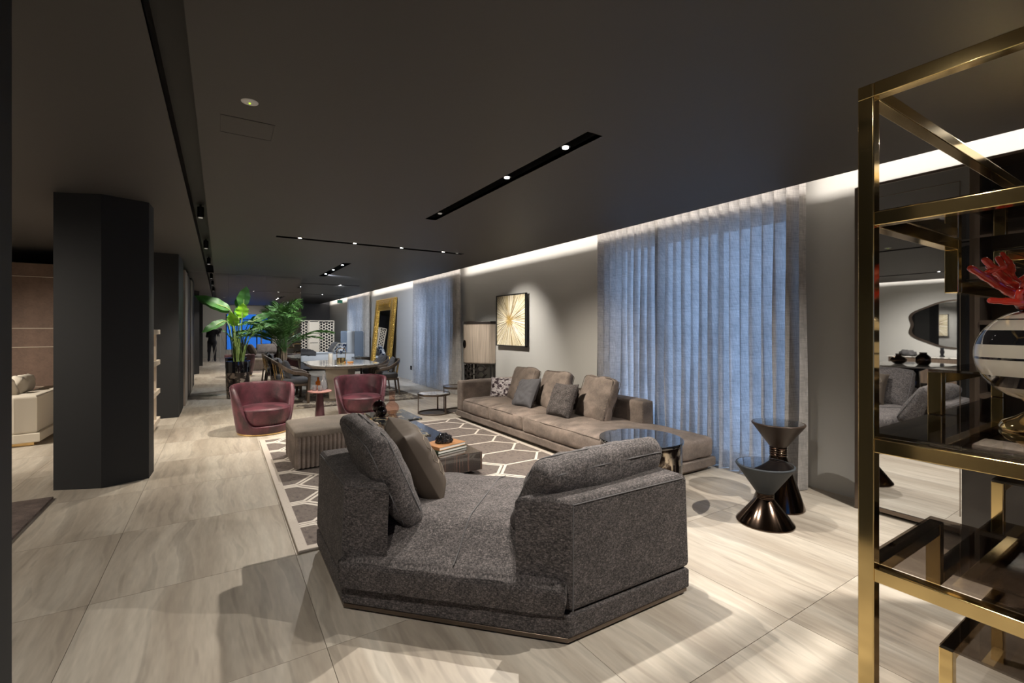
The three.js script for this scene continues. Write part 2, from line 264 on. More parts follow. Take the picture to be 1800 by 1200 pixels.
{
  const c = structGroup('ceiling', 'dark taupe plaster ceiling with narrow black lighting slots');
  const rect = (x0, x1, d0, d1) => [[x0, d0], [x1, d0], [x1, d1], [x0, d1]];
  part('panel', prism(rect(-6.4, 4.3, -4, 25), CEIL, CEIL + 0.03, 0, slots.map((s) => rect(...s).reverse())), M.ceiling, c);
  part('roof_slab', span(-7.1, 5.05, 3.06, 3.2, -4.3, 25.3), M.roof, c);
  part('cove_upstand', [span(4.02, 4.06, CEIL + 0.03, 3.06, -4, 25), span(-6.18, -6.14, CEIL + 0.03, 3.06, -4, 25)], M.roof, c);
  for (const [x0, x1, d0, d1] of slots) part('light_slot', [span(x0 - 0.01, x0, CEIL + 0.002, CEIL + 0.16, d0, d1), span(x1, x1 + 0.01, CEIL + 0.002, CEIL + 0.16, d0, d1), span(x0, x1, CEIL + 0.15, CEIL + 0.16, d0, d1), span(x0, x1, CEIL + 0.002, CEIL + 0.16, d0 - 0.01, d0), span(x0, x1, CEIL + 0.002, CEIL + 0.16, d1, d1 + 0.01)], M.black, c);
}
// the curtain wall with its three window openings
const wins = [[2.42, 4.85], [9.95, 12.3], [17.8, 20.2]];
{
  const g = []; let at = -4.3;
  for (const [a, b] of wins) { g.push(span(4.75, 5.05, -0.05, 3.1, at, a), span(4.75, 5.05, 2.66, 3.1, a, b), span(4.75, 5.05, -0.05, 0.06, a, b)); at = b; }
  g.push(span(4.75, 5.05, -0.05, 3.1, at, 25.3));
  struct('wall_right', 'long greige plaster wall with curtained windows', g, M.wall);
  wins.forEach(([a, b], i) => {
    const w = structGroup('window_' + (i + 1), ['tall window behind the widest curtain', 'tall window behind the curtain next to the bar cabinet', 'tall window behind the headboard curtain'][i]);
    const n = 3, t = 0.05;
    part('frame', [span(4.88, 4.94, 0.06, 0.06 + t, a, b), span(4.88, 4.94, 2.66 - t, 2.66, a, b), ...Array.from({ length: n + 1 }, (_, k) => { const d = mix(a, b - t, k / n); return span(4.88, 4.94, 0.06, 2.66, d, d + t); })], M.blackMetal, w);
    for (let k = 0; k < n; k++) part('pane', span(4.908, 4.912, 0.06 + t, 2.66 - t, mix(a, b - t, k / n) + t, mix(a, b - t, (k + 1) / n)), M.glass, w);
  });
}
struct('wall_left', 'pale far wall of the left-hand room', span(-7.1, -6.8, -0.05, 3.1, -4.3, 25.3), M.wall);
struct('wall_end', 'dark end wall beyond the bed', span(1.5, 4.75, 0, 3.06, 25, 25.3), M.wallDark);
struct('wall_back', 'wall behind the photographer with a wide shop window', [span(-6.8, 0.25, 0, 3.06, -4.3, -4), span(2.45, 4.75, 0, 3.06, -4.3, -4), span(0.25, 2.45, 2.3, 3.06, -4.3, -4), span(0.25, 2.45, 0, 0.4, -4.3, -4)], M.wall);
{
  const w = structGroup('window_4', 'wide shop window behind the photographer, seen in the mirror');
  part('frame', [0, 1, 2, 3].map((k) => span(0.25 + k * 0.713, 0.31 + k * 0.713, 0.4, 2.3, -4.2, -4.12)).concat(span(0.25, 2.45, 2.0, 2.04, -4.2, -4.12)), M.blackMetal, w);
  for (let k = 0; k < 3; k++) part('pane', span(0.31 + k * 0.713, 0.963 + k * 0.713, 0.4, 2.3, -4.165, -4.16), M.tintedGlass, w);
}
{ // partition that carries the mirror at the end of the room
  struct('wall_partition', 'dark partition at the end of the corridor', [span(-6.8, 1.68, 0, 3.06, 12.45, 12.75), span(1.5, 1.68, 0, 3.06, 12.75, 25)], M.wallDark);
  const t = thing('mirror_wall', 'full-height mirrored panel behind the potted plants', 'mirror', [0, 0, 0]);
  for (let k = 0; k < 3; k++) part('pane', span(-0.6 + k * 0.762, -0.6 + (k + 1) * 0.762 - 0.0015, 0, CEIL - 0.002, 12.43, 12.449), M.mirror, t);
}
// columns along the left of the room
function column(label, pts) { return single('column', label, 'column', prism(pts, 0, CEIL), M.column); }
column('black faceted column nearest on the left, beside the grey rug', [[-1.31, 5.9], [-0.946, 5.74], [-0.605, 5.875], [-0.592, 6.14], [-0.78, 6.55], [-1.15, 6.62], [-1.36, 6.3]]);
column('charcoal faceted column behind the beige open shelf', [[-1.35, 9.62], [-0.597, 9.664], [-0.592, 10.3], [-0.6, 10.9], [-1.2, 10.95], [-1.4, 10.3]]);
column('black column cut off by the left picture edge', [[-1.32, 1.35], [-0.62, 1.35], [-0.6, 2.24], [-0.9, 2.42], [-1.3, 2.3]]);
{
  const t = thing('wood_panel', 'brown wood panel next to the mirrored wall', 'panel', [0, 0, 0]);
  part('board', span(-0.66, -0.575, 0, CEIL - 0.12, 11.0, 11.72), M.oak, t); part('board', span(-0.68, -0.59, 0, CEIL - 0.12, 11.725, 12.42), M.ash, t);
}

// ---------------------------------------------------------------- lamps
function downlight(label, x, d, target, I, angle, color = NEUTRAL, pen = 0.7, group, seen = 18) {
  const t = thing('downlight', label, 'lamp', [x, CEIL, d], 0, group);
  part('housing', [cyl(0.034, 0.034, 0.012, 0.13, 0, 0, 20), box(0.02, 0.03, 0.06, 0, 0.135, 0)], M.black, t);
  part('lens', cyl(0.021, 0.021, 0.004, 0.0125, 0, 0, 20), glow(color, seen), t);
  const l = new THREE.SpotLight(rgb(...color), I, 0, angle, pen, 2); l.position.set(0, -0.006, 0); l.name = 'beam';
  l.target.position.set(target[0] - x, target[1] - CEIL, -(target[2] - d)); t.add(l, l.target); l.castShadow = true; l.shadow.radius = 0.9; return t;
}
const G1 = 'spotlights in the near ceiling slot', G2 = 'spotlights in the crosswise ceiling slot', G3 = 'spotlights in the far ceiling slot', G0 = 'spotlights in the long left slot', G5 = 'spotlights in the slot above the camera', G6 = 'spotlights over the left-hand room';
downlight('brightest lit spotlight in the near ceiling slot', 2.05, 3.32, [1.6, 0, 3.0], 26, 0.95, NEUTRAL, 0.8, G1);
downlight('lit spotlight nearest the camera in the near ceiling slot', 2.06, 2.55, [2.5, 0, 2.1], 26, 0.85, NEUTRAL, 0.8, G1);
downlight('spotlight at the far end of the near ceiling slot, aimed at the long sofa', 2.06, 4.75, [3.9, 0.3, 4.9], 44, 0.7, WARM, 0.8, G1, 0.25);
downlight('spotlight at the left end of the crosswise slot', 0.95, 7.08, [0.55, 0.2, 7.5], 30, 0.7, WARM, 0.8, G2);
downlight('spotlight left of the middle of the crosswise slot', 1.7, 7.08, [1.6, 0.2, 5.9], 26, 0.8, NEUTRAL, 0.8, G2);
downlight('spotlight right of the middle of the crosswise slot', 2.42, 7.08, [2.5, 0.2, 7.7], 26, 0.8, NEUTRAL, 0.8, G2);
downlight('spotlight at the right end of the crosswise slot, lighting the artwork', 3.13, 7.08, [4.75, 1.2, 7.1], 32, 0.56, NEUTRAL, 1, G2);
downlight('spotlight at the right tip of the crosswise slot, aimed at the bar cabinet', 3.38, 7.08, [4.4, 0.9, 8.6], 26, 0.4, NEUTRAL, 0.9, G2, 0.25);
downlight('spotlight at the near end of the far slot', 2.07, 9.62, [2.3, 0.7, 10.6], 28, 0.75, COOL, 0.8, G3);
downlight('spotlight in the middle of the far slot', 2.07, 10.5, [1.2, 1.35, 11.8], 24, 0.8, COOL, 0.8, G3);
downlight('spotlight at the far end of the far slot', 2.08, 11.4, [4.75, 0.9, 13.6], 44, 0.8, [0.8, 0.9, 1.1], 0.8, G3);
downlight('spotlight in the long slot lighting the banana plant', -0.19, 10.9, [0.4, 1.5, 11.75], 20, 0.5, NEUTRAL, 0.7, G0, 0.25);
downlight('spotlight in the long slot over the corridor', -0.19, 8.8, [0.1, 0, 9.4], 22, 0.7, WARM, 0.8, G0, 0.25);
downlight('spotlight in the long slot beside the black column', -0.19, 6.4, [-0.1, 0, 6.6], 14, 0.7, WARM, 0.8, G0, 0.25);
downlight('spotlight in the ceiling slot above the gold shelf', 3.9, 0.42, [2.7, 0, 1.7], 38, 1.0, NEUTRAL, 0.8, G5);
downlight('spotlight in the long slot above the camera', -0.19, 0.75, [1.0, 0, 1.1], 15, 0.95, NEUTRAL, 0.8, G0, 0.25);
downlight('spotlight in the slot behind the camera', 3.9, -1.6, [0.2, 0.4, -2.6], 50, 0.9, NEUTRAL, 0.8, G5);
downlight('spotlight over the left table', -4.52, 3.6, [-5.8, 0.9, 4.0], 75, 0.9, NEUTRAL, 0.8, G6);
downlight('spotlight over the cream sofa', -4.52, 7.4, [-2.3, 0.6, 8.5], 60, 0.7, WARM, 0.8, G6);
downlight('spotlight over the grey rug', -4.52, 5.4, [-2.0, 0, 5.6], 40, 0.8, WARM, 0.8, G6);
downlight('spotlight over the bed', 2.95, 13.97, [3.9, 0.6, 18.4], 44, 0.7, COOL, 0.8, 'spotlights in the bedroom slots');
downlight('spotlight at the far end of the bedroom', 3.2, 18.17, [3.4, 0.9, 20.3], 30, 0.8, COOL, 0.8, 'spotlights in the bedroom slots');
for (const [side, x, lab] of [[1, 4.2, 'LED strip hidden in the cove above the curtains'], [-1, -6.3, 'LED strip hidden in the cove of the left-hand room']]) {
  const t = thing('led_strip', lab, 'lamp', [x, CEIL + 0.03, 0]), d0 = side > 0 ? -1.0 : 0.5, d1 = side > 0 ? 24.8 : 12, L = d1 - d0;
  part('profile', box(0.012, 0.03, L, -side * 0.008, 0.015, -(d0 + d1) / 2), M.white, t);
  part('diffuser', box(0.004, 0.022, L, 0, 0.016, -(d0 + d1) / 2), glow([1, 0.93, 0.86], 6), t);
  const a = new THREE.RectAreaLight(rgb(1, 0.93, 0.86), 120, L, 0.022); a.name = 'strip_light'; a.position.set(side * 0.006, 0.016, -(d0 + d1) / 2); a.lookAt(a.position.x + side, a.position.y, a.position.z); t.add(a);
}
{
  const t = thing('emergency_light', 'small white oval emergency light in the ceiling', 'lamp', [0.14, CEIL, 2.967]);
  part('bezel', lathe([[0, -0.006], [0.03, -0.006], [0.043, -0.002], [0.043, 0.001], [0, 0.001]]), M.white, t);
  part('indicator', new THREE.SphereGeometry(0.006, 12, 8).translate(0, -0.008, 0), glow([0.55, 0.8, 0.05], 1.2), t, 'tiny green indicator');
  const h = thing('access_hatch', 'outlined access hatch in the ceiling', 'hatch', [0.145, CEIL, 3.365]);
  part('trim', [box(0.29, 0.002, 0.003, 0, -0.001, 0.14), box(0.29, 0.002, 0.002, 0, -0.001, -0.14), box(0.002, 0.002, 0.28, -0.144, -0.001, 0), box(0.002, 0.002, 0.28, 0.144, -0.001, 0)], M.black, h);
  part('door', box(0.28, 0.0015, 0.272, 0, -0.0006, 0), M.ceiling, h);
  const e = thing('exit_sign', 'small green exit sign hanging under the far ceiling', 'sign', [4.18, 0, 19.9]);
  part('plate', box(0.2, 0.13, 0.03, 0, 2.63, 0), std({ color: rgb(0.02, 0.22, 0.12), roughness: 0.5 }), e); part('hanger', box(0.02, 0.08, 0.02, 0, 2.735, 0), M.blackMetal, e);
}

// ---------------------------------------------------------------- curtains
function curtainGeo(d0, d1, x, n, y1 = 2.99, amp = 0.078) {
  const nu = n * 10, nv = 14, pos = [], uv = [], idx = [], off = rnd() * 40; let len = 0, prev = null;
  const path = []; for (let i = 0; i <= nu; i++) { const t = i / nu; path.push([mix(d0, d1, t), t]); }
  for (let j = 0; j <= nv; j++) {
    const v = j / nv, y = mix(0.008, y1, v); len = 0; prev = null;
    for (let i = 0; i <= nu; i++) {
      const [d, t] = path[i], ph = t * n * 2 * Math.PI, loose = 1 - v, k = amp * (0.8 + 0.5 * noise3(t * n * 0.35, v * 0.8, off) * loose + 0.2 * loose), w = Math.sin(ph + 0.7 * loose * noise3(t * n * 0.4, v, off + 9));
      const px = x - k * w + 0.02 * loose * noise3(t * 6, v * 1.5, off + 4), pd = d + 0.010 * Math.sin(2 * ph) + 0.02 * loose * noise3(t * 8, v, off + 20);
      if (prev) len += Math.hypot(px - prev[0], pd - prev[1]); prev = [px, pd]; pos.push(px, y, -pd); uv.push(len, y);
    }
  }
  for (let j = 0; j < nv; j++) for (let i = 0; i < nu; i++) { const a = j * (nu + 1) + i; idx.push(a, a + 1, a + nu + 1, a + 1, a + nu + 2, a + nu + 1); }
  const g = new THREE.BufferGeometry(); g.setAttribute('position', new THREE.Float32BufferAttribute(pos, 3)); g.setAttribute('uv', new THREE.Float32BufferAttribute(uv, 2)); g.setIndex(idx); g.computeVertexNormals(); return g;
}
function curtain(label, d0, d1, x, n) {
  const t = thing('curtain', label, 'curtain', [0, 0, 0], 0, 'pleated linen curtains');
  part('fabric', curtainGeo(d0, d1, x, n), M.linen, t); part('rail', span(x - 0.02, x + 0.02, 2.99, 3.055, d0, d1), M.white, t);
}
curtain('right half of the widest linen curtain, behind the hourglass tables', 2.16, 3.92, 4.6, 15);
curtain('left half of the widest linen curtain, behind the long sofa', 3.86, 4.99, 4.62, 10);
curtain('linen curtain left of the bar cabinet', 9.48, 12.42, 4.6, 24);
curtain('farthest linen curtain, beside the bed headboard', 17.05, 20.3, 4.6, 24);

{
  const w = thing('wall_socket', 'small black wall socket beside the curtain by the bar cabinet', 'socket', [4.749, 0.36, 13.05], -Math.PI / 2);
  part('plate', rbox(0.12, 0.12, 0.012, 0.005, 0, 0, 0.006), M.black, w); part('insert', cyl(0.022, 0.022, 0, 0.004).rotateX(Math.PI / 2).translate(0, 0, 0.012), M.blackMetal, w);
}

// ---------------------------------------------------------------- rugs
function rugTexture(W, D) {
  return canvasTex(1024, Math.round(1024 * D / W), (c, w, h) => {
    const s = w / W; c.fillStyle = '#6b615b'; c.fillRect(0, 0, w, h);
    for (let i = 0; i < 9000; i++) { c.fillStyle = rnd() < 0.5 ? 'rgba(40,34,32,0.16)' : 'rgba(150,138,130,0.12)'; c.fillRect(rnd() * w, rnd() * h, rr(2, 10), rr(2, 18)); }
    c.strokeStyle = '#cfc6ba'; c.lineWidth = 0.028 * s; c.lineJoin = 'round';
    const a = 0.40, dx = a * 1.5, dy = a * 0.62; // stretched hexagons and their inner, broken outlines
    for (let i = -1; i < W / dx + 1; i++) for (let j = -1; j < D / (2 * dy) + 1; j++) {
      const cx = i * dx, cy = j * 2 * dy + (i % 2 ? dy : 0), P = (k, r) => [(cx + r * a * [1, 0.5, -0.5, -1, -0.5, 0.5][k]) * s, (cy + r * dy * [0, 1, 1, 0, -1, -1][k]) * s];
      c.beginPath(); for (let k = 0; k < 6; k++) c.lineTo(...P(k, 0.86)); c.closePath(); if ((i * 7 + j * 3) % 3 === 0) c.stroke();
      c.beginPath(); const gap = Math.abs(i * 5 + j * 11) % 6; for (let k = 0; k < 5; k++) { const q = (gap + k) % 6; k ? c.lineTo(...P(q, 1)) : c.moveTo(...P(q, 1)); } c.stroke();
    }
    c.strokeStyle = '#b9afa4'; c.lineWidth = 0.13 * s; c.strokeRect(0, 0, w, h);
    for (let i = 0; i < 14000; i++) { c.fillStyle = rnd() < 0.5 ? 'rgba(30,26,24,0.10)' : 'rgba(220,210,200,0.08)'; c.fillRect(rnd() * w, rnd() * h, rr(1, 4), rr(1, 4)); }
  });
}
function rug(name, label, x0, x1, d0, d1, mat, h = 0.014, fit = false) {
  const g = rspan(x0, x1, 0.0005, h, d0, d1, 0.006), p = g.attributes.position, uv = g.attributes.uv;
  if (fit) for (let i = 0; i < p.count; i++) uv.setXY(i, (p.getX(i) - x0) / (x1 - x0), (-p.getZ(i) - d0) / (d1 - d0));
  return single(name, label, 'rug', g, mat);
}
rug('patterned_rug', 'grey and cream rug with a broken hexagon pattern under the coffee tables', 0.44, 3.36, 3.36, 7.03, std({ map: rugTexture(2.92, 3.67), roughness: 1 }), 0.016, true);
rug('dining_rug', 'mottled vintage rug under the dining table', 1.02, 3.72, 9.45, 12.3, M.vintage);
rug('corridor_rug', 'dark grey rug at the left edge beside the black column', -3.6, -1.245, 2.6, 5.62, M.pile, 0.02);

// ---------------------------------------------------------------- near sofa (diagonal corner unit)
{
  const t = thing('corner_sofa', 'dark grey chenille corner sofa with chamfered front, nearest the camera', 'sofa', [0, 0, 0]);
  const shift = (pts, k) => { const cx = 1.4, cd = 2.5; return pts.map(([a, b]) => [cx + (a - cx) * k, cd + (b - cd) * k]); };
  const base = [[0.555, 3.36], [0.55, 2.57], [1.39, 1.695], [2.245, 1.675], [2.245, 2.5], [1.45, 3.34]];
  part('plinth', prism(shift(base, 0.99), 0.012, 0.035, 0.004), M.bronze, t, 'thin bronze plinth');
  for (const [x, d] of [[0.7, 3.2], [0.72, 2.65], [1.42, 1.85], [2.1, 1.83], [2.1, 2.5], [1.4, 3.2]]) part('foot', cyl(0.02, 0.02, 0.0, 0.014, x, -d, 12), M.black, t);
  part('base', prism(base, 0.035, 0.145, 0.012), M.chenille, t);
  // seat cushion, domed, cut along the diagonal
  const seatPts = [[0.75, 3.33], [0.74, 2.40], [0.575, 2.545], [1.375, 1.715], [1.21, 1.88], [2.225, 1.88], [2.225, 2.49], [1.44, 3.32]];
  const seat = (() => {
    // the seat is modelled on a grid in the sofa's own diagonal axes: a along the chamfered front, b away from the camera
    const c = Math.SQRT1_2, O = [0.97, 2.135], pos = [], uvs = [], idx = [], na = 44, nb = 40, top = [];
    const W = (a, b) => [O[0] + a * c + b * c, O[1] - a * c + b * c];
    const half = (b) => b < 0.16 ? 0.575 - 0.0 * b : Math.min(0.60 + (b - 0.16) * 0.0 + smooth(0.1, 0.25, b) * 0.0, 0.62);
    const H = (a, b) => { const u = a / half(b), w = clamp(b / 1.17); return 0.300 + 0.085 * smooth(0, 0.3, w) + 0.045 * (1 - u * u) * smooth(0, 0.25, w) * smooth(1, 0.8, w) + 0.02 * smooth(0, 0.3, w) - 0.012 * Math.exp(-(((a - 0.02) / 0.012) ** 2)) + 0.006 * noise3(a * 4, b * 4, 7) + 0.0025 * noise3(a * 14, b * 14, 3); };
    const ring = [];
    for (let j = 0; j <= nb; j++) for (let i = 0; i <= na; i++) {
      const b = mix(-0.03, 1.17, j / nb), s = mix(-1, 1, i / na), a = s * (0.585 + 0.12 * smooth(0.06, 0.2, b));
      const e = Math.min(1 - Math.abs(s), 1), eb = Math.min(b + 0.03, 1.17 - b), r = 0.045, drop = (x) => x < r ? r - Math.sqrt(Math.max(0, r * r - (r - x) ** 2)) : 0;
      const [x, d] = W(a, b), y = H(a, b) - Math.max(drop(e * 0.6), drop(eb)); pos.push(x, y, -d); uvs.push(a, b);
    }
    const nx = na + 1; for (let j = 0; j < nb; j++) for (let i = 0; i < na; i++) { const q = j * nx + i; idx.push(q, q + 1, q + nx, q + 1, q + nx + 1, q + nx); }
    // skirt
    const rim = []; for (let i = 0; i <= na; i++) rim.push(i); for (let j = 1; j <= nb; j++) rim.push(j * nx + na); for (let i = na - 1; i >= 0; i--) rim.push(nb * nx + i); for (let j = nb - 1; j > 0; j--) rim.push(j * nx);
    const levels = [0.29, 0.25, 0.21, 0.17, 0.146], n0 = pos.length / 3; let last = rim;
    levels.forEach((y, L) => {
      const cur = []; rim.forEach((q, k) => { const x = pos[q * 3], z = pos[q * 3 + 2], bul = 0.016 * Math.sin(Math.PI * clamp((0.33 - y) / 0.19)) + 0.004 * noise3(x * 6, y * 8, z * 6), dx = x - 1.39, dz = z + 2.52, l = Math.hypot(dx, dz); cur.push(pos.length / 3); uvs.push(uvs[q * 2], uvs[q * 2 + 1] - (pos[q * 3 + 1] - y)); pos.push(x + dx / l * bul, y, z + dz / l * bul); });
      for (let k = 0; k < rim.length; k++) { const k2 = (k + 1) % rim.length; idx.push(last[k], cur[k], last[k2], last[k2], cur[k], cur[k2]); } last = cur;
    });
    const g = new THREE.BufferGeometry(); g.setAttribute('position', new THREE.Float32BufferAttribute(pos, 3)); g.setAttribute('uv', new THREE.Float32BufferAttribute(uvs, 2)); g.setIndex(idx); g.computeVertexNormals(); return g;
  })();
  part('seat_cushion', seat, M.chenille, t);
  const O = [0.97, 2.135], c = Math.SQRT1_2, seam = []; for (let k = 0; k <= 12; k++) { const b = mix(0.02, 1.15, k / 12); seam.push([O[0] + 0.02 * c + b * c, 0.300 + 0.085 * smooth(0, 0.3, b / 1.17) + 0.045 * smooth(0, 0.25, b / 1.17) * smooth(1, 0.8, b / 1.17) + 0.02 * smooth(0, 0.3, b / 1.17), -(O[1] - 0.02 * c + b * c)]); }
  part('seam', tube(seam, 0.0035, 40, 6), M.chenillePiping, t);
  // the two back panels, ends flush with the chamfer
  const panel = (pts, lean) => { const g = prism(pts, 0.145, 0.675, 0.034), p = g.attributes.position; for (let i = 0; i < p.count; i++) { const k = (p.getY(i) - 0.145) / 0.53; p.setX(i, p.getX(i) + lean[0] * k); p.setZ(i, p.getZ(i) - lean[1] * k); } return g; };
  part('backrest', panel([[0.555, 3.36], [0.55, 2.595], [0.735, 2.405], [0.75, 3.36]], [0.02, 0]), M.chenille, t);
  part('backrest', panel([[1.42, 1.698], [2.245, 1.678], [2.245, 1.875], [1.225, 1.893]], [0, 0.02]), M.chenille, t);
  const pipe = (...runs) => part('piping', runs.map((r) => tube(r, 0.004, 16, 6)), M.chenillePiping, t);
  pipe([[0.573, 0.652, -3.33], [0.5725, 0.653, -2.95], [0.571, 0.652, -2.603]], [[0.571, 0.652, -2.603], [0.562, 0.40, -2.6], [0.552, 0.15, -2.597]], [[0.571, 0.652, -2.603], [0.66, 0.653, -2.51], [0.73, 0.645, -2.435]]);
  pipe([[2.225, 0.652, -1.698], [1.8, 0.653, -1.708], [1.435, 0.652, -1.718]], [[1.435, 0.652, -1.718], [1.427, 0.40, -1.709], [1.419, 0.15, -1.700]], [[1.435, 0.652, -1.718], [1.345, 0.653, -1.81], [1.265, 0.645, -1.885]]);
}
function placed(name, label, category, geo, mat, pos, rot, group, seamGeo, seamMat) {
  const t = thing(name, label, category, [pos[0], pos[1], pos[2]], 0, group); t.rotation.set(rot[0], rot[1], rot[2], 'YXZ');
  part('cover', geo, mat, t); if (seamGeo) part('piping', seamGeo, seamMat, t); return t;
}
const ringPipe = (w, h, z, r = 0.004) => { const s = []; const n = 10, R = 0.05; for (const [cx, cy, a0] of [[w / 2 - R, h / 2 - R, 0], [-w / 2 + R, h / 2 - R, Math.PI / 2], [-w / 2 + R, -h / 2 + R, Math.PI], [w / 2 - R, -h / 2 + R, 1.5 * Math.PI]]) for (let k = 0; k <= 4; k++) { const a = a0 + k / 4 * Math.PI / 2; s.push([cx + R * Math.cos(a), cy + R * Math.sin(a), z]); } return tube(s, r, 80, 5, true); };
placed('back_cushion', 'large dark grey chenille cushion leaning on the left backrest of the corner sofa', 'cushion', softBox(0.74, 0.56, 0.13, 0.05, [0.01, 0.02, 0.06], 0.009, 5), M.chenille, [0.825, 0.665, 2.83], [-0.42, Math.PI / 2 - 0.04, 0.05], 'cushions on the corner sofa', merge([ringPipe(0.705, 0.525, 0.055), ringPipe(0.705, 0.525, -0.055)]), M.chenillePiping);
placed('back_cushion', 'large dark grey chenille cushion leaning on the right backrest of the corner sofa', 'cushion', softBox(0.92, 0.5, 0.15, 0.055, [0.01, 0.015, 0.065], 0.007, 5), M.chenille, [1.80, 0.605, 2.005], [0.55, 0.03, 0.0], 'cushions on the corner sofa', merge([ringPipe(0.88, 0.46, 0.062), ringPipe(0.88, 0.46, -0.062)]), M.chenillePiping);
{
  const cover = pillow(0.56, 0.5, 0.24, 0.007), t = placed('scatter_cushion', 'brown satin cushion embroidered with hexagons, beside the dark grey cushion', 'cushion', cover, M.quilted, [1.09, 0.645, 2.95], [-0.5, Math.PI / 2 - 0.16, 0.05], 'cushions on the corner sofa');
  for (const side of [1, -1]) {
    const g = [], a = 0.21;
    for (let i = -2; i <= 2; i++) for (let j = -2; j <= 2; j++) {
      const cx = i * a * 1.5, cy = (j + (i % 2 ? 0.5 : 0)) * a * 1.85, pts = []; if (Math.abs(cx) > 0.7 || Math.abs(cy) > 0.68) continue;
      for (let k = 0; k < 30; k++) { const q = Math.floor(k / 5), f = (k % 5) / 5, c0 = [Math.cos(q * Math.PI / 3), Math.sin(q * Math.PI / 3)], c1 = [Math.cos((q + 1) * Math.PI / 3), Math.sin((q + 1) * Math.PI / 3)]; pts.push(cover.at(cx + a * 0.93 * mix(c0[0], c1[0], f), cy + a * 1.0 * mix(c0[1], c1[1], f), side, 0.0006)); }
      g.push(tube(pts, 0.0022, 60, 4, true));
    }
    part('embroidery', g, M.thread, t);
  }
}

// ---------------------------------------------------------------- long sofa
{
  const t = thing('long_sofa', 'long taupe suede sofa with chaise along the curtain wall', 'sofa', [0, 0, 0]);
  part('plinth', span(3.44, 4.42, 0.01, 0.05, 3.06, 7.05), M.bronze, t);
  for (const [x, d] of [[3.5, 3.12], [4.36, 3.12], [3.5, 5], [4.36, 5], [3.5, 7], [4.36, 7]]) part('foot', cyl(0.02, 0.02, 0, 0.012, x, -d, 12), M.black, t);
  part('base', rspan(3.37, 4.48, 0.045, 0.14, 3.0, 7.1, 0.015), M.suede, t);
  part('armrest', softBox(1.1, 0.5, 0.2, 0.03, [0, 0.004, 0.004], 0.003, 4, [3.93, 0.385, -6.99]), M.suede, t);
  part('backrest', softBox(0.22, 0.5, 3.05, 0.03, [0.004, 0.004, 0], 0.003, 4, [4.37, 0.385, -5.36]), M.suede, t);
  const seat = (d0, d1, x1) => { const w = x1 - 3.375, g = softBox(w, 0.215, d1 - d0 - 0.006, 0.045, [0.014, 0.034, 0.004], 0.007, 3.5, [3.375 + w / 2, 0.245, -(d0 + d1) / 2]); const s = part('seat_cushion', g, M.suede, t); part('seam', [tube([[3.385, 0.325, -d0 - 0.03], [3.375, 0.338, -(d0 + d1) / 2], [3.385, 0.325, -d1 + 0.03]], 0.0035, 20, 5)], M.suedeSeam, s); };
  seat(6.0, 6.88, 4.27); seat(5.1, 6.0, 4.27); seat(3.01, 5.1, 4.46);
}
const GL = 'loose back cushions of the long sofa', GS = 'scatter cushions on the long sofa';
const backCushion = (label, d, turn, tilt = -0.3, roll = 0) => placed('back_cushion', label, 'cushion', softBox(0.64, 0.56, 0.12, 0.028, [0.008, 0.012, 0.065], 0.012, 4), M.suede, [4.08, 0.61, d], [tilt, -Math.PI / 2 + turn, roll], GL, merge([ringPipe(0.612, 0.532, 0.058), ringPipe(0.612, 0.532, -0.058)]), M.suedeSeam);
backCushion('taupe suede back cushion of the long sofa, farthest, beside the silver cushion', 6.1, -0.05, -0.34);
backCushion('taupe suede back cushion in the middle of the long sofa', 5.3, -0.1, -0.34);
backCushion('taupe suede back cushion of the long sofa, nearest the curtain', 4.42, -0.12, -0.34);
placed('scatter_cushion', 'crinkled silver cushion in the corner of the long sofa', 'cushion', pillow(0.46, 0.36, 0.16), M.silver, [4.02, 0.515, 6.62], [-0.35, -0.75, 0], GS);
placed('scatter_cushion', 'charcoal square cushion between two taupe back cushions', 'cushion', pillow(0.48, 0.46, 0.16), M.charcoal, [3.80, 0.56, 5.62], [-0.5, -1.6, 0.12], GS);
placed('scatter_cushion', 'grey chenille square cushion nearest the camera on the long sofa', 'cushion', pillow(0.48, 0.46, 0.16), M.chenille, [3.78, 0.57, 4.75], [-0.42, -1.62, 0.06], GS);

// ---------------------------------------------------------------- ottoman
{
  const t = thing('ottoman', 'taupe suede ottoman with vertically channelled sides', 'ottoman', [0, 0, 0]);
  const x0 = 0.66, x1 = 1.53, d0 = 5.27, d1 = 6.07, pts = [], rib = 0.045, bulge = 0.017;
  const side = (a, b) => { const L = Math.hypot(b[0] - a[0], b[1] - a[1]), n = Math.round(L / rib), nx = (b[1] - a[1]) / L, ny = -(b[0] - a[0]) / L; for (let i = 0; i < n * 5; i++) { const s = i / (n * 5), k = Math.abs(Math.sin(s * n * Math.PI)) * bulge; pts.push([mix(a[0], b[0], s) + nx * k, mix(a[1], b[1], s) + ny * k]); } };
  const e = 0.012; side([x0 + e, d0 + e], [x1 - e, d0 + e]); side([x1 - e, d0 + e], [x1 - e, d1 - e]); side([x1 - e, d1 - e], [x0 + e, d1 - e]); side([x0 + e, d1 - e], [x0 + e, d0 + e]);
  part('plinth', span(x0 + 0.05, x1 - 0.05, 0.016, 0.04, d0 + 0.05, d1 - 0.05), M.black, t);
  part('channelled_side', prism(pts, 0.035, 0.37), M.suede, t);
  part('top_pad', softBox(x1 - x0 + 0.01, 0.08, d1 - d0 + 0.01, 0.03, [0, 0.02, 0], 0.003, 4, [(x0 + x1) / 2, 0.385, -(d0 + d1) / 2]), M.suedePale, t);
}

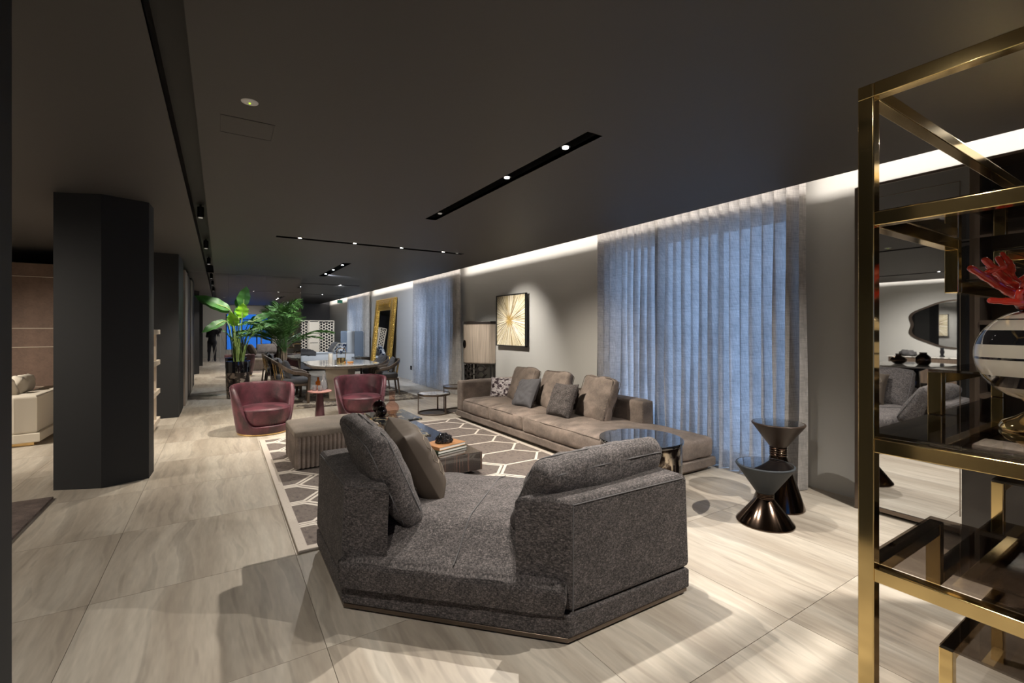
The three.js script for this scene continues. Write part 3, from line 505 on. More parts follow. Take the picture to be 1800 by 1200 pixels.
// ---------------------------------------------------------------- coffee tables
{
  const t = thing('low_table', 'low macassar ebony coffee table carrying the books', 'table', [0, 0, 0]);
  part('plinth', span(1.68, 2.18, 0.016, 0.07, 4.25, 6.0), M.black, t);
  part('top', rspan(1.6, 2.26, 0.07, 0.25, 4.14, 6.1, 0.004), M.ebony, t);
  const m = thing('marble_table', 'black marble coffee table with gold flecks beside the ottoman', 'table', [0, 0, 0]);
  part('top', prism([[1.56, 4.42], [1.82, 4.42], [1.88, 5.3], [2.07, 5.3], [2.07, 6.02], [1.56, 6.02]], 0.40, 0.425, 0.006), M.blackMarble, m);
  for (const [x, d] of [[1.66, 4.6], [1.78, 5.2], [1.66, 5.9], [1.95, 5.9]]) part('leg', span(x - 0.02, x + 0.02, 0.252, 0.40, d - 0.02, d + 0.02), M.blackMetal, m);
}
{
  const vase = (label, pts, mat, x, d) => { const o = single('glass_vase', label, 'vase', lathe(pts, 40), mat, 'glass vases on the marble table'); o.position.set(x, 0.425, -d); };
  const bulb = (r, neck, h, rim) => { const p = [[0, 0.002], [r * 0.45, 0.002]]; for (let k = 1; k < 12; k++) { const a = -1.1 + k / 12 * 2.3; p.push([r * Math.cos(a), r * 0.92 + r * Math.sin(a)]); } p.push([neck, r * 1.9], [neck * 1.02, h * 0.8], [rim, h]); return p; };
  vase('rosy glass vase with a tall flared neck', bulb(0.085, 0.035, 0.3, 0.042), M.rose, 1.83, 5.72);
  vase('dark plum glass vase behind the smaller plum one', bulb(0.085, 0.012, 0.17, 0.012), M.amethyst, 1.72, 5.9);
  vase('small dark plum glass vase in front', bulb(0.065, 0.01, 0.135, 0.01), M.amethyst, 1.68, 5.66);
  const book = (label, w, h, d, x, y, dd, turn, cover) => { const b = thing('book', label, 'book', [x, y, dd], turn, 'books on the low table'); part('pages', box(w - 0.012, h - 0.008, d - 0.008, 0.003, h / 2, 0), M.paper, b); part('cover', [box(w, 0.004, d, 0, 0.002, 0), box(w, 0.004, d, 0, h - 0.002, 0), box(0.004, h, d, -w / 2 + 0.002, h / 2, 0)], cover, b); };
  book('dark green book at the bottom of the pair', 0.38, 0.03, 0.29, 1.98, 0.2505, 4.46, 0.25, std({ color: rgb(0.03, 0.045, 0.025), roughness: 0.4 }));
  book('orange tan book on top of the green one', 0.36, 0.032, 0.27, 1.98, 0.281, 4.46, 0.3, std({ color: rgb(0.50, 0.24, 0.10), roughness: 0.5 }));
  const o = thing('coral_ornament', 'black knobbly coral ornament on the books', 'ornament', [1.98, 0.313, 4.46]), g = [];
  for (let i = 0; i < 130; i++) { const a = i * 2.39996, z = 1 - (i + 0.5) / 130, r = Math.sqrt(1 - z * z), k = 0.8 + 0.3 * rnd(); g.push(new THREE.SphereGeometry(rr(0.010, 0.016), 8, 6).translate(0.088 * r * Math.cos(a) * k, 0.012 + 0.075 * z * k, 0.07 * r * Math.sin(a) * k)); }
  part('knobs', g, M.blackCeramic, o); part('core', new THREE.SphereGeometry(1, 24, 12, 0, Math.PI * 2, 0, Math.PI / 2).scale(0.075, 0.065, 0.06), M.blackCeramic, o);
}

// ---------------------------------------------------------------- burgundy tub chairs
function tubChair(label) {
  const t = thing('tub_chair', label, 'armchair', [0, 0, 0], 0, 'burgundy velvet tub chairs');
  const N = 96, prof = 22, pos = [], uvs = [], idx = [];
  for (let i = 0; i <= N; i++) {                                       // angle 0 is the middle of the back (local -z)
    const th = -Math.PI + 2 * Math.PI * i / N, a = Math.abs(th), top = mix(0.135, 0.70 - 0.02 * smooth(0.6, 1.9, a), 1 - smooth(1.5, 2.5, a)), wall = mix(0.035, 0.062, smooth(0.13, 0.5, top));
    const R = (y) => (0.345 + 0.105 * Math.pow(clamp(y / 0.7), 0.8)) * (1 + 0.03 * Math.cos(2 * th));
    for (let j = 0; j < prof; j++) {
      let y, r; const s = j / (prof - 1);
      if (s < 0.45) { y = mix(0.03, top - wall / 2, s / 0.45); r = R(y); } else if (s < 0.7) { const b = (s - 0.45) / 0.25 * Math.PI; y = top - wall / 2 + Math.sin(b) * wall / 2; r = R(top - wall / 2) - wall / 2 + Math.cos(b) * wall / 2; } else { y = mix(top - wall / 2, 0.09, (s - 0.7) / 0.3); r = R(y) - wall; }
      pos.push(r * Math.sin(th), y, -r * Math.cos(th) * 0.97); uvs.push(th * 0.4, s < 0.575 ? y : 2 * top - y);
    }
  }
  for (let i = 0; i < N; i++) for (let j = 0; j < prof - 1; j++) { const a = i * prof + j, b = (i + 1) * prof + j; idx.push(a, a + 1, b, b, a + 1, b + 1); }
  const g = new THREE.BufferGeometry(); g.setAttribute('position', new THREE.Float32BufferAttribute(pos, 3)); g.setAttribute('uv', new THREE.Float32BufferAttribute(uvs, 2)); g.setIndex(idx); g.computeVertexNormals();
  part('shell', g, M.velvet, t);
  part('seat', uvBox(lathe([[0, 0.08], [0.28, 0.08], [0.318, 0.20], [0.332, 0.33], [0.324, 0.365], [0.295, 0.385], [0.15, 0.40], [0, 0.402]], 56)).translate(0, 0, 0.045), M.velvet, t);
  part('seat_piping', new THREE.TorusGeometry(0.328, 0.005, 6, 60).rotateX(Math.PI / 2).translate(0, 0.352, 0.045), M.velvet, t);
  part('plinth', lathe([[0, 0.0], [0.33, 0.0], [0.338, 0.004], [0.338, 0.028], [0.33, 0.031], [0, 0.031]], 64), M.brass, t, 'thin brass plinth ring');
  return t;
}
const chairA = tubChair('burgundy velvet tub chair on the left, standing on the bare floor'); chairA.position.set(0.54, 0, -7.66); chairA.rotation.y = 0.25;
copy(chairA, [2.02, 0, 8.0], -0.12, 'burgundy velvet tub chair behind the marble coffee table');

// ---------------------------------------------------------------- small tables
{
  const ringTable = (label, x, d, r, h, top) => { const t = thing('ring_table', label, 'side table', [x, 0, d], 0, 'round nesting tables'); part('tabletop', lathe([[0, h - 0.02], [r - 0.012, h - 0.02], [r - 0.012, h - 0.004], [0, h - 0.004]], 56), top, t); part('rim', lathe([[r - 0.012, h - 0.035], [r, h - 0.035], [r, h], [r - 0.012, h], [r - 0.012, h - 0.035]], 56), M.bronze, t); part('base_ring', new THREE.TorusGeometry(r - 0.012, 0.011, 8, 64).rotateX(Math.PI / 2).translate(0, 0.011, 0), M.bronze, t); for (const a of [0.4, 2.5, 4.6]) part('leg', box(0.028, h - 0.04, 0.012, 0, h / 2 - 0.012, r - 0.008).rotateY(a), M.bronze, t); };
  ringTable('lower round side table with bronze ring base', 3.23, 7.72, 0.29, 0.36, M.whiteMarble);
  ringTable('taller round side table beside the sofa arm', 3.68, 7.68, 0.27, 0.46, M.ebony);
  const t = thing('drum_table', 'round black-glass table on an antiqued mirror drum', 'side table', [3.02, 0, 2.73]);
  part('drum', lathe([[0.33, 0], [0.335, 0.005], [0.335, 0.545], [0.33, 0.55]], 72), M.patina, t);
  part('tabletop', lathe([[0, 0.55], [0.342, 0.55], [0.347, 0.555], [0.347, 0.575], [0.342, 0.58], [0, 0.58]], 72), M.blackGlass, t);
  part('foot', lathe([[0, 0], [0.33, 0], [0.33, 0.004], [0, 0.004]], 48), M.bronze, t);
  const hour = (label, x, d, R, h, w, yb, yt, cup, tilt) => {
    const q = thing('hourglass_table', label, 'side table', [x, 0, d], 0, 'hourglass side tables');
    part('base', lathe([[0, 0.002], [R - 0.006, 0], [R, 0.004], [R - 0.002, 0.012], [w, yb], [0, yb]], 72), M.darkBronze, q);
    const rings = []; const n = 4; for (let k = 0; k < n; k++) rings.push(new THREE.TorusGeometry(w * 0.95, (yt - yb) / n / 2, 10, 40).rotateX(Math.PI / 2).translate(0, yb + (k + 0.5) * (yt - yb) / n, 0)); part('collar', [...rings, cyl(w * 0.8, w * 0.8, yb, yt)], M.darkBronze, q);
    part('cup', lathe([[0, yt], [w * 1.05, yt], [R, h - 0.018], [R + 0.003, h - 0.010], [R, h - 0.003], [R - 0.012, h - 0.003]], 72), cup, q);
    part('tabletop', lathe([[0, h - 0.012], [R - 0.012, h - 0.012], [R - 0.011, h - 0.002], [0, h - 0.002]], 72), M.blackGlass, q);
  };
  hour('shorter hourglass side table with blue-grey leather cup', 3.58, 1.98, 0.205, 0.456, 0.062, 0.19, 0.235, M.blueLeather);
  hour('taller hourglass side table with brown satin cup', 4.0, 2.1, 0.2, 0.71, 0.062, 0.43, 0.505, M.brownSatin);
  const p = thing('pedestal_table', 'small pedestal table with pink stone top and plum stem', 'side table', [1.37, 0, 8.02]);
  part('tabletop', lathe([[0, 0.475], [0.172, 0.475], [0.182, 0.482], [0.182, 0.494], [0.176, 0.5], [0, 0.5]], 48), M.pinkStone, p);
  part('stem', lathe([[0, 0.0], [0.085, 0.0], [0.085, 0.012], [0.05, 0.47], [0.06, 0.475], [0, 0.475]], 6), M.plumWood, p);
  const glassItem = (name, label, pts, x, d, y, mat = M.crystal, group = 'glassware on the pedestal table') => { const o = single(name, label, 'glass', lathe(pts, 28), mat, group); o.position.set(x, y, -d); return o; };
  const tumbler = (r, h) => [[0, 0.006], [r * 0.88, 0.006], [r, h], [r - 0.004, h], [r * 0.84, 0.014], [0, 0.014]];
  glassItem('tumbler', 'cut-glass tumbler at the left of the pedestal table', tumbler(0.04, 0.09), 1.29, 8.02, 0.5);
  glassItem('tumbler', 'cut-glass tumbler at the front of the pedestal table', tumbler(0.04, 0.09), 1.36, 7.93, 0.5);
  glassItem('decanter', 'tall cut-glass decanter on the pedestal table', [[0, 0.004], [0.045, 0.004], [0.05, 0.02], [0.05, 0.15], [0.02, 0.18], [0.018, 0.24], [0.026, 0.25]], 1.43, 8.03, 0.5);
  glassItem('bottle', 'amber bottle behind the decanter', [[0, 0.004], [0.04, 0.004], [0.042, 0.13], [0.015, 0.16], [0.015, 0.21], [0, 0.21]], 1.36, 8.1, 0.5, M.amber);
}

// ---------------------------------------------------------------- bar cabinet and artwork
function hexLattice(w, h, a, t, depth, keep = () => true) {
  const g = [], dx = a * 1.5, dy = a * Math.sqrt(3);
  for (let i = 0; i * dx < w + a; i++) for (let j = 0; j * dy < h + a; j++) {
    const cx = i * dx, cy = j * dy + (i % 2 ? dy / 2 : 0); if (cx < a * 0.5 || cx > w - a * 0.5 || cy < a * 0.6 || cy > h - a * 0.6 || !keep(cx, cy)) continue;
    const s = new THREE.Shape(), q = new THREE.Path(); for (let k = 0; k < 6; k++) { const c = Math.cos(k * Math.PI / 3), n = Math.sin(k * Math.PI / 3); k ? s.lineTo(cx + a * c, cy + a * n) : s.moveTo(cx + a * c, cy + a * n); k ? q.lineTo(cx + (a - t) * c, cy + (a - t) * n) : q.moveTo(cx + (a - t) * c, cy + (a - t) * n); }
    s.holes.push(q); g.push(new THREE.ExtrudeGeometry(s, { depth, bevelEnabled: false }).translate(-w / 2, 0, -depth / 2));
  }
  return merge(g);
}
{
  const t = thing('bar_cabinet', 'bow-fronted oak bar cabinet on a hexagon lattice base', 'cabinet', [4.74, 0, 8.55], -Math.PI / 2);   // local +z faces the room
  const bow = (w, dpt, b) => { const p = []; p.push([-w / 2, 0], [w / 2, 0]); for (let k = 0; k <= 24; k++) { const u = 1 - 2 * k / 24; p.push([u * w / 2, -(dpt + b * (1 - u * u))]); } return p.reverse(); };
  part('case', prism(bow(0.86, 0.12, 0.35), 0.80, 1.60, 0), M.oak, t);
  const door = (x0, x1) => { const p = []; for (let k = 0; k <= 8; k++) { const x = mix(x0, x1, k / 8), u = x / 0.43; p.push([x, -(0.135 + 0.35 * (1 - u * u))]); } for (let k = 8; k >= 0; k--) { const x = mix(x0, x1, k / 8), u = x / 0.43; p.push([x, -(0.115 + 0.35 * (1 - u * u))]); } return prism(p, 0.815, 1.588); };
  const d1 = part('door', door(-0.425, -0.003), M.oak, t), d2 = part('door', door(0.003, 0.425), M.oak, t);
  for (const [d, s] of [[d1, -1], [d2, 1]]) { const g = new THREE.CylinderGeometry(0.055, 0.055, 0.014, 24, 1, false, s > 0 ? 0 : Math.PI, Math.PI).rotateX(Math.PI / 2).scale(1, 1.5, 1).translate(s * 0.004, 1.19, 0.488); part('pull', g, M.darkBronze, d, 'dark oval pull'); }
  part('crown', prism(bow(0.88, 0.13, 0.36), 1.60, 1.66, 0.008), M.darkGloss, t);
  part('sill', prism(bow(0.87, 0.125, 0.355), 0.785, 0.80), M.darkGloss, t);
  const bend = (g) => { const p = g.attributes.position; for (let i = 0; i < p.count; i++) { const u = p.getX(i) / 0.43; p.setZ(i, p.getZ(i) + 0.10 + 0.35 * (1 - u * u)); } g.computeVertexNormals(); return g; };
  part('lattice', bend(hexLattice(0.86, 0.75, 0.07, 0.017, 0.03).translate(0, 0.03, 0)), M.blackMetal, t);
  part('lattice_frame', [prism(bow(0.86, 0.10, 0.35), 0, 0.03), box(0.03, 0.76, 0.03, -0.41, 0.40, 0.10), box(0.03, 0.76, 0.03, 0.41, 0.40, 0.10), box(0.03, 0.76, 0.03, -0.41, 0.40, 0.016), box(0.03, 0.76, 0.03, 0.41, 0.40, 0.016)], M.blackMetal, t);
  const a = thing('artwork', 'framed gold sunburst artwork above the long sofa', 'picture', [4.71, 1.665, 7.45], -Math.PI / 2);
  const W = 1.05, H = 0.99;
  part('frame', [box(W, 0.018, 0.045, 0, H / 2 - 0.009, 0.0225), box(W, 0.018, 0.045, 0, -H / 2 + 0.009, 0.0225), box(0.018, H, 0.045, -W / 2 + 0.009, 0, 0.0225), box(0.018, H, 0.045, W / 2 - 0.009, 0, 0.0225)], M.black, a);
  const burst = canvasTex(700, 660, (c, w, h) => {
    c.fillStyle = '#cdc3a6'; c.fillRect(0, 0, w, h); const cx = w * 0.46, cy = h * 0.5;
    for (let i = 0; i < 900; i++) { const an = rnd() * 6.283, r0 = rr(5, 150) * rnd(), r1 = rr(120, 620), s = ['#f4efe0', '#ece3c8', '#a08a5c', '#776236', '#3f3320', '#fbf8ee', '#8c774a', '#cdbd92'][Math.floor(rnd() * 8)]; c.strokeStyle = s; c.lineWidth = rr(1, 5); c.beginPath(); c.moveTo(cx + r0 * Math.cos(an), cy + r0 * Math.sin(an)); c.lineTo(cx + r1 * Math.cos(an), cy + r1 * Math.sin(an)); c.stroke(); }
    for (let i = 0; i < 320; i++) { const an = rnd() * 6.283, r1 = rr(20, 110); c.strokeStyle = rnd() < 0.6 ? '#8a6c34' : '#cdb375'; c.lineWidth = rr(1, 4); c.beginPath(); c.moveTo(cx, cy); c.lineTo(cx + r1 * Math.cos(an), cy + r1 * Math.sin(an)); c.stroke(); }
  });
  part('canvas', new THREE.PlaneGeometry(W - 0.036, H - 0.036).translate(0, 0, 0.03), std({ map: burst, roughness: 0.5 }), a);
  part('backing', box(W - 0.03, H - 0.03, 0.02, 0, 0, 0.015), M.black, a); part('wall_bracket', box(0.3, 0.04, 0.045, 0, 0.3, -0.016), M.black, a);
}

// ---------------------------------------------------------------- gilt floor mirror leaning on the wall
{
  const t = thing('floor_mirror', 'huge gilt-framed mirror leaning on the wall', 'mirror', [4.46, 0, 15.3], -Math.PI / 2); t.rotation.set(-0.095, -Math.PI / 2, 0, 'YXZ');
  const W = 2.1, H = 2.52, b = 0.36;
  const fr = (w, h, x, y) => part('frame', [rbox(w, h, 0.09, 0.03, x, y, 0), rbox(w - 0.16, h - 0.16, 0.05, 0.02, x, y, 0.045)], M.giltFrame, t);
  fr(b, H, -W / 2 + b / 2, H / 2); fr(b, H, W / 2 - b / 2, H / 2); fr(W - 2 * b, b * 1.1, 0, H - b * 0.55); fr(W - 2 * b, b * 1.1, 0, b * 0.55);
  part('carving', [0.2, 0.3, 0.4, 0.5, 0.6, 0.7, 0.8].flatMap((k) => [[0, H - 0.2], [0, 0.2]].map(([, y]) => new THREE.SphereGeometry(k === 0.5 ? 0.09 : 0.055, 12, 8).scale(1, 0.8, 0.5).translate((k - 0.5) * 1.7, y, 0.07))), M.giltFrame, t);
  part('glass', box(W - 2 * b + 0.02, H - 2 * b + 0.02, 0.01, 0, H / 2, 0.0), M.mirror, t);
}

// ---------------------------------------------------------------- dining group
{
  const t = thing('dining_table', 'dining table with rounded marble top on a flat stone pedestal', 'table', [2.3, 0.014, 10.85]);
  part('tabletop', prism(roundRect(-0.72, 0.72, -0.95, 0.95, 0.5), 0.705, 0.735, 0.008), M.whiteMarble, t);
  part('apron', prism(roundRect(-0.69, 0.69, -0.92, 0.92, 0.48), 0.66, 0.705, 0.012), M.oak, t);
const slab = (x0, x1, y0, y1, d, th) => { const q = new THREE.Shape(); q.moveTo(x0, 0); q.lineTo(x1, 0); q.lineTo(y1, 0.66); q.lineTo(y0, 0.66); return uvBox(new THREE.ExtrudeGeometry(q, { depth: th, bevelEnabled: false })).translate(0, 0, -d); };
  part('pedestal_slab', slab(-0.33, -0.02, -0.42, 0.05, -0.42, 0.09), M.creamShelf, t); part('pedestal_slab', slab(-0.05, 0.32, -0.12, 0.42, 0.42, 0.09), M.creamShelf, t);
}
function diningChair(label) {
  const t = thing('dining_chair', label, 'chair', [0, 0, 0], 0, 'dining chairs'); // faces +z
  part('seat', softBox(0.5, 0.11, 0.48, 0.04, [0, 0.02, 0], 0.003, 4, [0, 0.44, 0.02]), M.greyFabric, t);
  part('seat_frame', rbox(0.48, 0.05, 0.46, 0.012, 0, 0.37, 0.02), M.ash, t);
  const rail = []; for (let k = 0; k <= 16; k++) { const a = Math.PI * (k / 16), x = 0.31 * Math.cos(a), z = -0.28 * Math.sin(a) ** 0.8; rail.push([x, 0.62 + 0.16 * Math.sin(a), z + 0.0]); }
  const pts = [[0.285, 0.55, 0.27], [0.305, 0.60, 0.14], ...rail, [-0.305, 0.60, 0.14], [-0.285, 0.55, 0.27]];
  part('arm_rail', ribbon(pts, 0.035, 0.075, 60), M.ash, t);
  for (const s of [-1, 1]) { part('leg', ribbon([[s * 0.285, 0.0, 0.25], [s * 0.287, 0.3, 0.262], [s * 0.285, 0.57, 0.268]].map(([x, y, z]) => [x, y, z + 0.001 * y]), 0.04, 0.05, 10), M.ash, t); part('leg', tube([[s * 0.2, 0.0, -0.26], [s * 0.205, 0.2, -0.235], [s * 0.21, 0.38, -0.215]], 0.02, 10, 8), M.ash, t); }
  for (const a of [0.3, 0.42, 0.58, 0.7]) { const x = 0.31 * Math.cos(Math.PI * a), z = -0.28 * Math.sin(Math.PI * a) ** 0.8; part('spindle', tube([[x * 0.85, 0.39, z * 0.78], [x, 0.6 + 0.16 * Math.sin(Math.PI * a), z]], 0.008, 4, 8), M.brass, t, 'brass spindle'); }
  return t;
}
const ch = diningChair('dining chair on the left of the table, nearest the camera'); ch.position.set(1.27, 0.014, -10.28); ch.rotation.y = Math.PI / 2 - 0.1;
copy(ch, [1.24, 0.014, 11.35], Math.PI / 2, 'dining chair on the left of the table, next to the mirrored wall');
copy(ch, [3.2, 0.014, 10.4], -Math.PI / 2 - 0.15, 'dining chair on the right of the table, nearest the gilt mirror');
copy(ch, [3.25, 0.014, 11.4], -Math.PI / 2 + 0.1, 'farther dining chair on the right of the table');
for (const [x, d, turn, lab] of [[1.14, 10.28, Math.PI / 2 - 0.1, 'grey cushion on the near left dining chair'], [1.11, 11.35, Math.PI / 2, 'grey cushion on the far left dining chair'], [3.33, 10.42, -Math.PI / 2 - 0.15, 'grey cushion on the near right dining chair'], [3.38, 11.4, -Math.PI / 2 + 0.1, 'grey cushion on the far right dining chair']])
  placed('chair_cushion', lab, 'cushion', pillow(0.42, 0.36, 0.13), M.greyFabric, [x, 0.69, d], [-0.3, turn, 0], 'cushions on the dining chairs');
{
  const lan = thing('glass_lantern', 'square glass jar with a gold band on the dining table', 'lantern', [2.2, 0.749, 10.35]);
  part('band', lathe([[0.093, 0], [0.095, 0.002], [0.095, 0.13], [0.091, 0.13], [0.091, 0.002]], 40), M.gold, lan); part('jar', lathe([[0, 0.003], [0.088, 0.003], [0.088, 0.25], [0.084, 0.25]], 40), M.glass, lan); part('handle', ribbon([[-0.09, 0.12, 0], [-0.085, 0.3, 0], [0, 0.33, 0], [0.085, 0.3, 0], [0.09, 0.12, 0]], 0.012, 0.012, 24), M.brass, lan);
  const cn = single('candle', 'tall pale candle behind the gold-banded jar', 'candle', lathe([[0, 0], [0.045, 0], [0.045, 0.2], [0.04, 0.205], [0, 0.2]], 32), M.creamShelf); cn.position.set(2.07, 0.749, -10.8);
  const jar = thing('amber_bowl', 'small glass bowl of amber candle wax', 'bowl', [2.38, 0.749, 10.3]); part('bowl', lathe([[0, 0.002], [0.06, 0.002], [0.07, 0.03], [0.07, 0.08], [0.066, 0.08]], 32), M.glass, jar); part('wax', lathe([[0, 0.004], [0.058, 0.004], [0.066, 0.03], [0.066, 0.045], [0, 0.045]], 32), std({ color: rgb(0.62, 0.22, 0.03), roughness: 0.3 }), jar);
  const dome = single('glass_dome', 'small clear glass dome at the right of the amber bowl', 'glass', lathe([[0.085, 0.002], [0.085, 0.1], [0.07, 0.15], [0.03, 0.17], [0.0, 0.172]], 32), M.glass); dome.position.set(2.56, 0.749, -10.45);
}

// ---------------------------------------------------------------- plants
function pot(label, x, d, r, h) {
  const t = thing('plant_pot', label, 'pot', [x, 0, d], 0, 'mirrored plant pots');
  part('body', lathe([[0, 0.003], [r * 0.94, 0.003], [r * 0.95, 0.01], [r, h * 0.7]], 48), M.stoneware, t);
  part('collar', lathe([[r, h * 0.7], [r * 1.015, h * 0.7], [r * 1.03, h], [r * 0.95, h], [r * 0.94, h * 0.8]], 48), M.blackGlass, t);
  part('soil', lathe([[0, h - 0.045], [r * 0.945, h - 0.05]], 32), M.soil, t); return t;
}
function leafGeo(L, W, droop, fold = 0.25, n = 18, lobes = 0) {
  const pos = [], idx = [], m = 6;
  for (let i = 0; i <= n; i++) {
    const t = i / n, w = W / 2 * Math.pow(Math.sin(Math.PI * Math.pow(t, 0.8) * 0.995 + 0.005), 0.75) * (1 + lobes * 0.14 * Math.sin(t * 34)), z = t * L, y = -droop * L * t * t;
    for (let j = -m / 2; j <= m / 2; j++) { const s = j / (m / 2); pos.push(s * w, y - fold * Math.abs(s) * w * -1 + 0.01 * Math.sin(t * 20 + s) * Math.abs(s), z); }
  }
  for (let i = 0; i < n; i++) for (let j = 0; j < m; j++) { const a = i * (m + 1) + j; idx.push(a, a + m + 1, a + 1, a + 1, a + m + 1, a + m + 2); }
  const g = new THREE.BufferGeometry(); g.setAttribute('position', new THREE.Float32BufferAttribute(pos, 3)); g.setIndex(idx); g.computeVertexNormals(); return g;
}
{
  pot('antiqued mirror plant pot with black collar under the banana plant', 0.33, 11.7, 0.225, 0.8);
  const t = thing('banana_plant', 'banana plant with broad bright green leaves', 'plant', [0.33, 0.75, 11.7]);
  // leaf foot (x, y, z) offsets from the pot centre, then heading, pitch, length, width
  const L = [[-0.14, 1.15, 0.08, -1.6, 0.52, 0.72, 0.24, 0, -1.0], [0.1, 1.22, 0.0, 0.2, 1.35, 0.48, 0.28, 0, 0.2], [0.07, 0.98, 0.15, 0.1, 1.35, 0.34, 0.25, 1, 0], [-0.07, 0.80, 0.18, -0.4, 1.15, 0.36, 0.22, 1, 0], [-0.22, 0.92, 0.05, -1.3, -0.4, 0.5, 0.2, 0, -0.8], [0.28, 0.90, 0.05, 1.5, 0.6, 0.45, 0.2, 0, 0.9], [0.34, 0.78, -0.08, 1.6, 0.4, 0.6, 0.2, 0, 0.9], [0.22, 0.55, 0.12, 1.1, 0.85, 0.42, 0.14, 0, 0.6], [-0.1, 0.5, 0.1, -0.9, 0.9, 0.36, 0.14, 0, -0.5], [0.02, 1.0, -0.15, 3.0, 1.0, 0.4, 0.2, 0, 0]];
  for (const [x, y, z, head, pitch, len, wid, young, roll] of L) {
    const g = leafGeo(len, wid, 0.18, 0.25, 18, young).rotateZ(roll).rotateX(-pitch).rotateY(head).translate(x, y, z), lf = part('leaf', g, young ? M.leafYoung : M.leaf, t);
    const dir = [Math.sin(head) * Math.cos(pitch), Math.sin(pitch), Math.cos(head) * Math.cos(pitch)];
    part('petiole', tube([[x * 0.25 + rr(-0.03, 0.03), 0.0, z * 0.2], [x * 0.5, y * 0.5, z * 0.5], [x, y, z], [x + dir[0] * len * 0.4, y + dir[1] * len * 0.4 - 0.02 * len, z + dir[2] * len * 0.4]], 0.011, 16, 6), young ? M.stem : M.stem, lf);
  }
  for (let k = 0; k < 4; k++) part('stalk', tube([[rr(-0.08, 0.08), -0.02, rr(-0.08, 0.08)], [rr(-0.06, 0.06), 0.25, rr(-0.06, 0.06)], [rr(-0.09, 0.09), 0.55, rr(-0.06, 0.06)]], 0.022, 10, 8), M.stem, t);
}
{
  pot('antiqued mirror plant pot under the palm', 1.25, 11.95, 0.2, 0.62);
  const t = thing('palm', 'areca palm with feathery dark green fronds', 'plant', [1.25, 0.57, 11.95]);
  for (let k = 0; k < 5; k++) part('trunk', tube([[rr(-0.07, 0.07), -0.02, rr(-0.07, 0.07)], [rr(-0.05, 0.05), 0.22, rr(-0.05, 0.05)], [rr(-0.06, 0.06), 0.5, rr(-0.05, 0.05)]], 0.028, 10, 8), M.trunk, t);
  const frond = (rise, out) => {
    const g = [], c = new THREE.CatmullRomCurve3([[0, 0, 0], [0, rise * 0.5, out * 0.16], [0, rise * 0.86, out * 0.45], [0, rise, out * 0.75], [0, rise * 0.95, out]].map((p) => new THREE.Vector3(...p)));
    g.push(new THREE.TubeGeometry(c, 14, 0.006, 5));
    for (let i = 0; i < 23; i++) { const q = i / 22, s = 0.3 + 0.7 * q, p = c.getPointAt(s), tg = c.getTangentAt(s), l = 0.32 * Math.pow(Math.sin(Math.PI * (0.22 + 0.70 * q)), 0.8) + 0.02, pitch = Math.atan2(tg.y, tg.z); for (const sd of [-1, 1]) g.push(leafGeo(l, 0.0165, 0.2, 0.15, 4).rotateZ(sd * 0.5 + rr(-0.5, 0.5)).rotateY(sd * mix(0.95, 0.5, q) + rr(-0.12, 0.12)).rotateX(-pitch + rr(-0.2, 0.2)).translate(p.x, p.y, p.z)); }
    return merge(g);
  };
  const kinds = [frond(1.1, 0.42), frond(0.88, 0.7), frond(0.66, 0.86), frond(0.42, 0.9)];
  for (let k = 0; k < 24; k++) {
    const a = k * 2.39996 + 0.3, back = -Math.cos(a), q = back > 0.3 ? 0 : k % 4, f = part('frond', kinds[q], M.palmLeaf, t);
    f.rotation.y = a; f.position.set(rr(-0.05, 0.05), 0.36 + rr(0, 0.1), rr(-0.05, 0.05)); const sc = rr(0.85, 1.1); f.scale.set(1, q ? sc : rr(0.7, 1.05), back > 0.3 ? 0.75 : sc);
  }
}

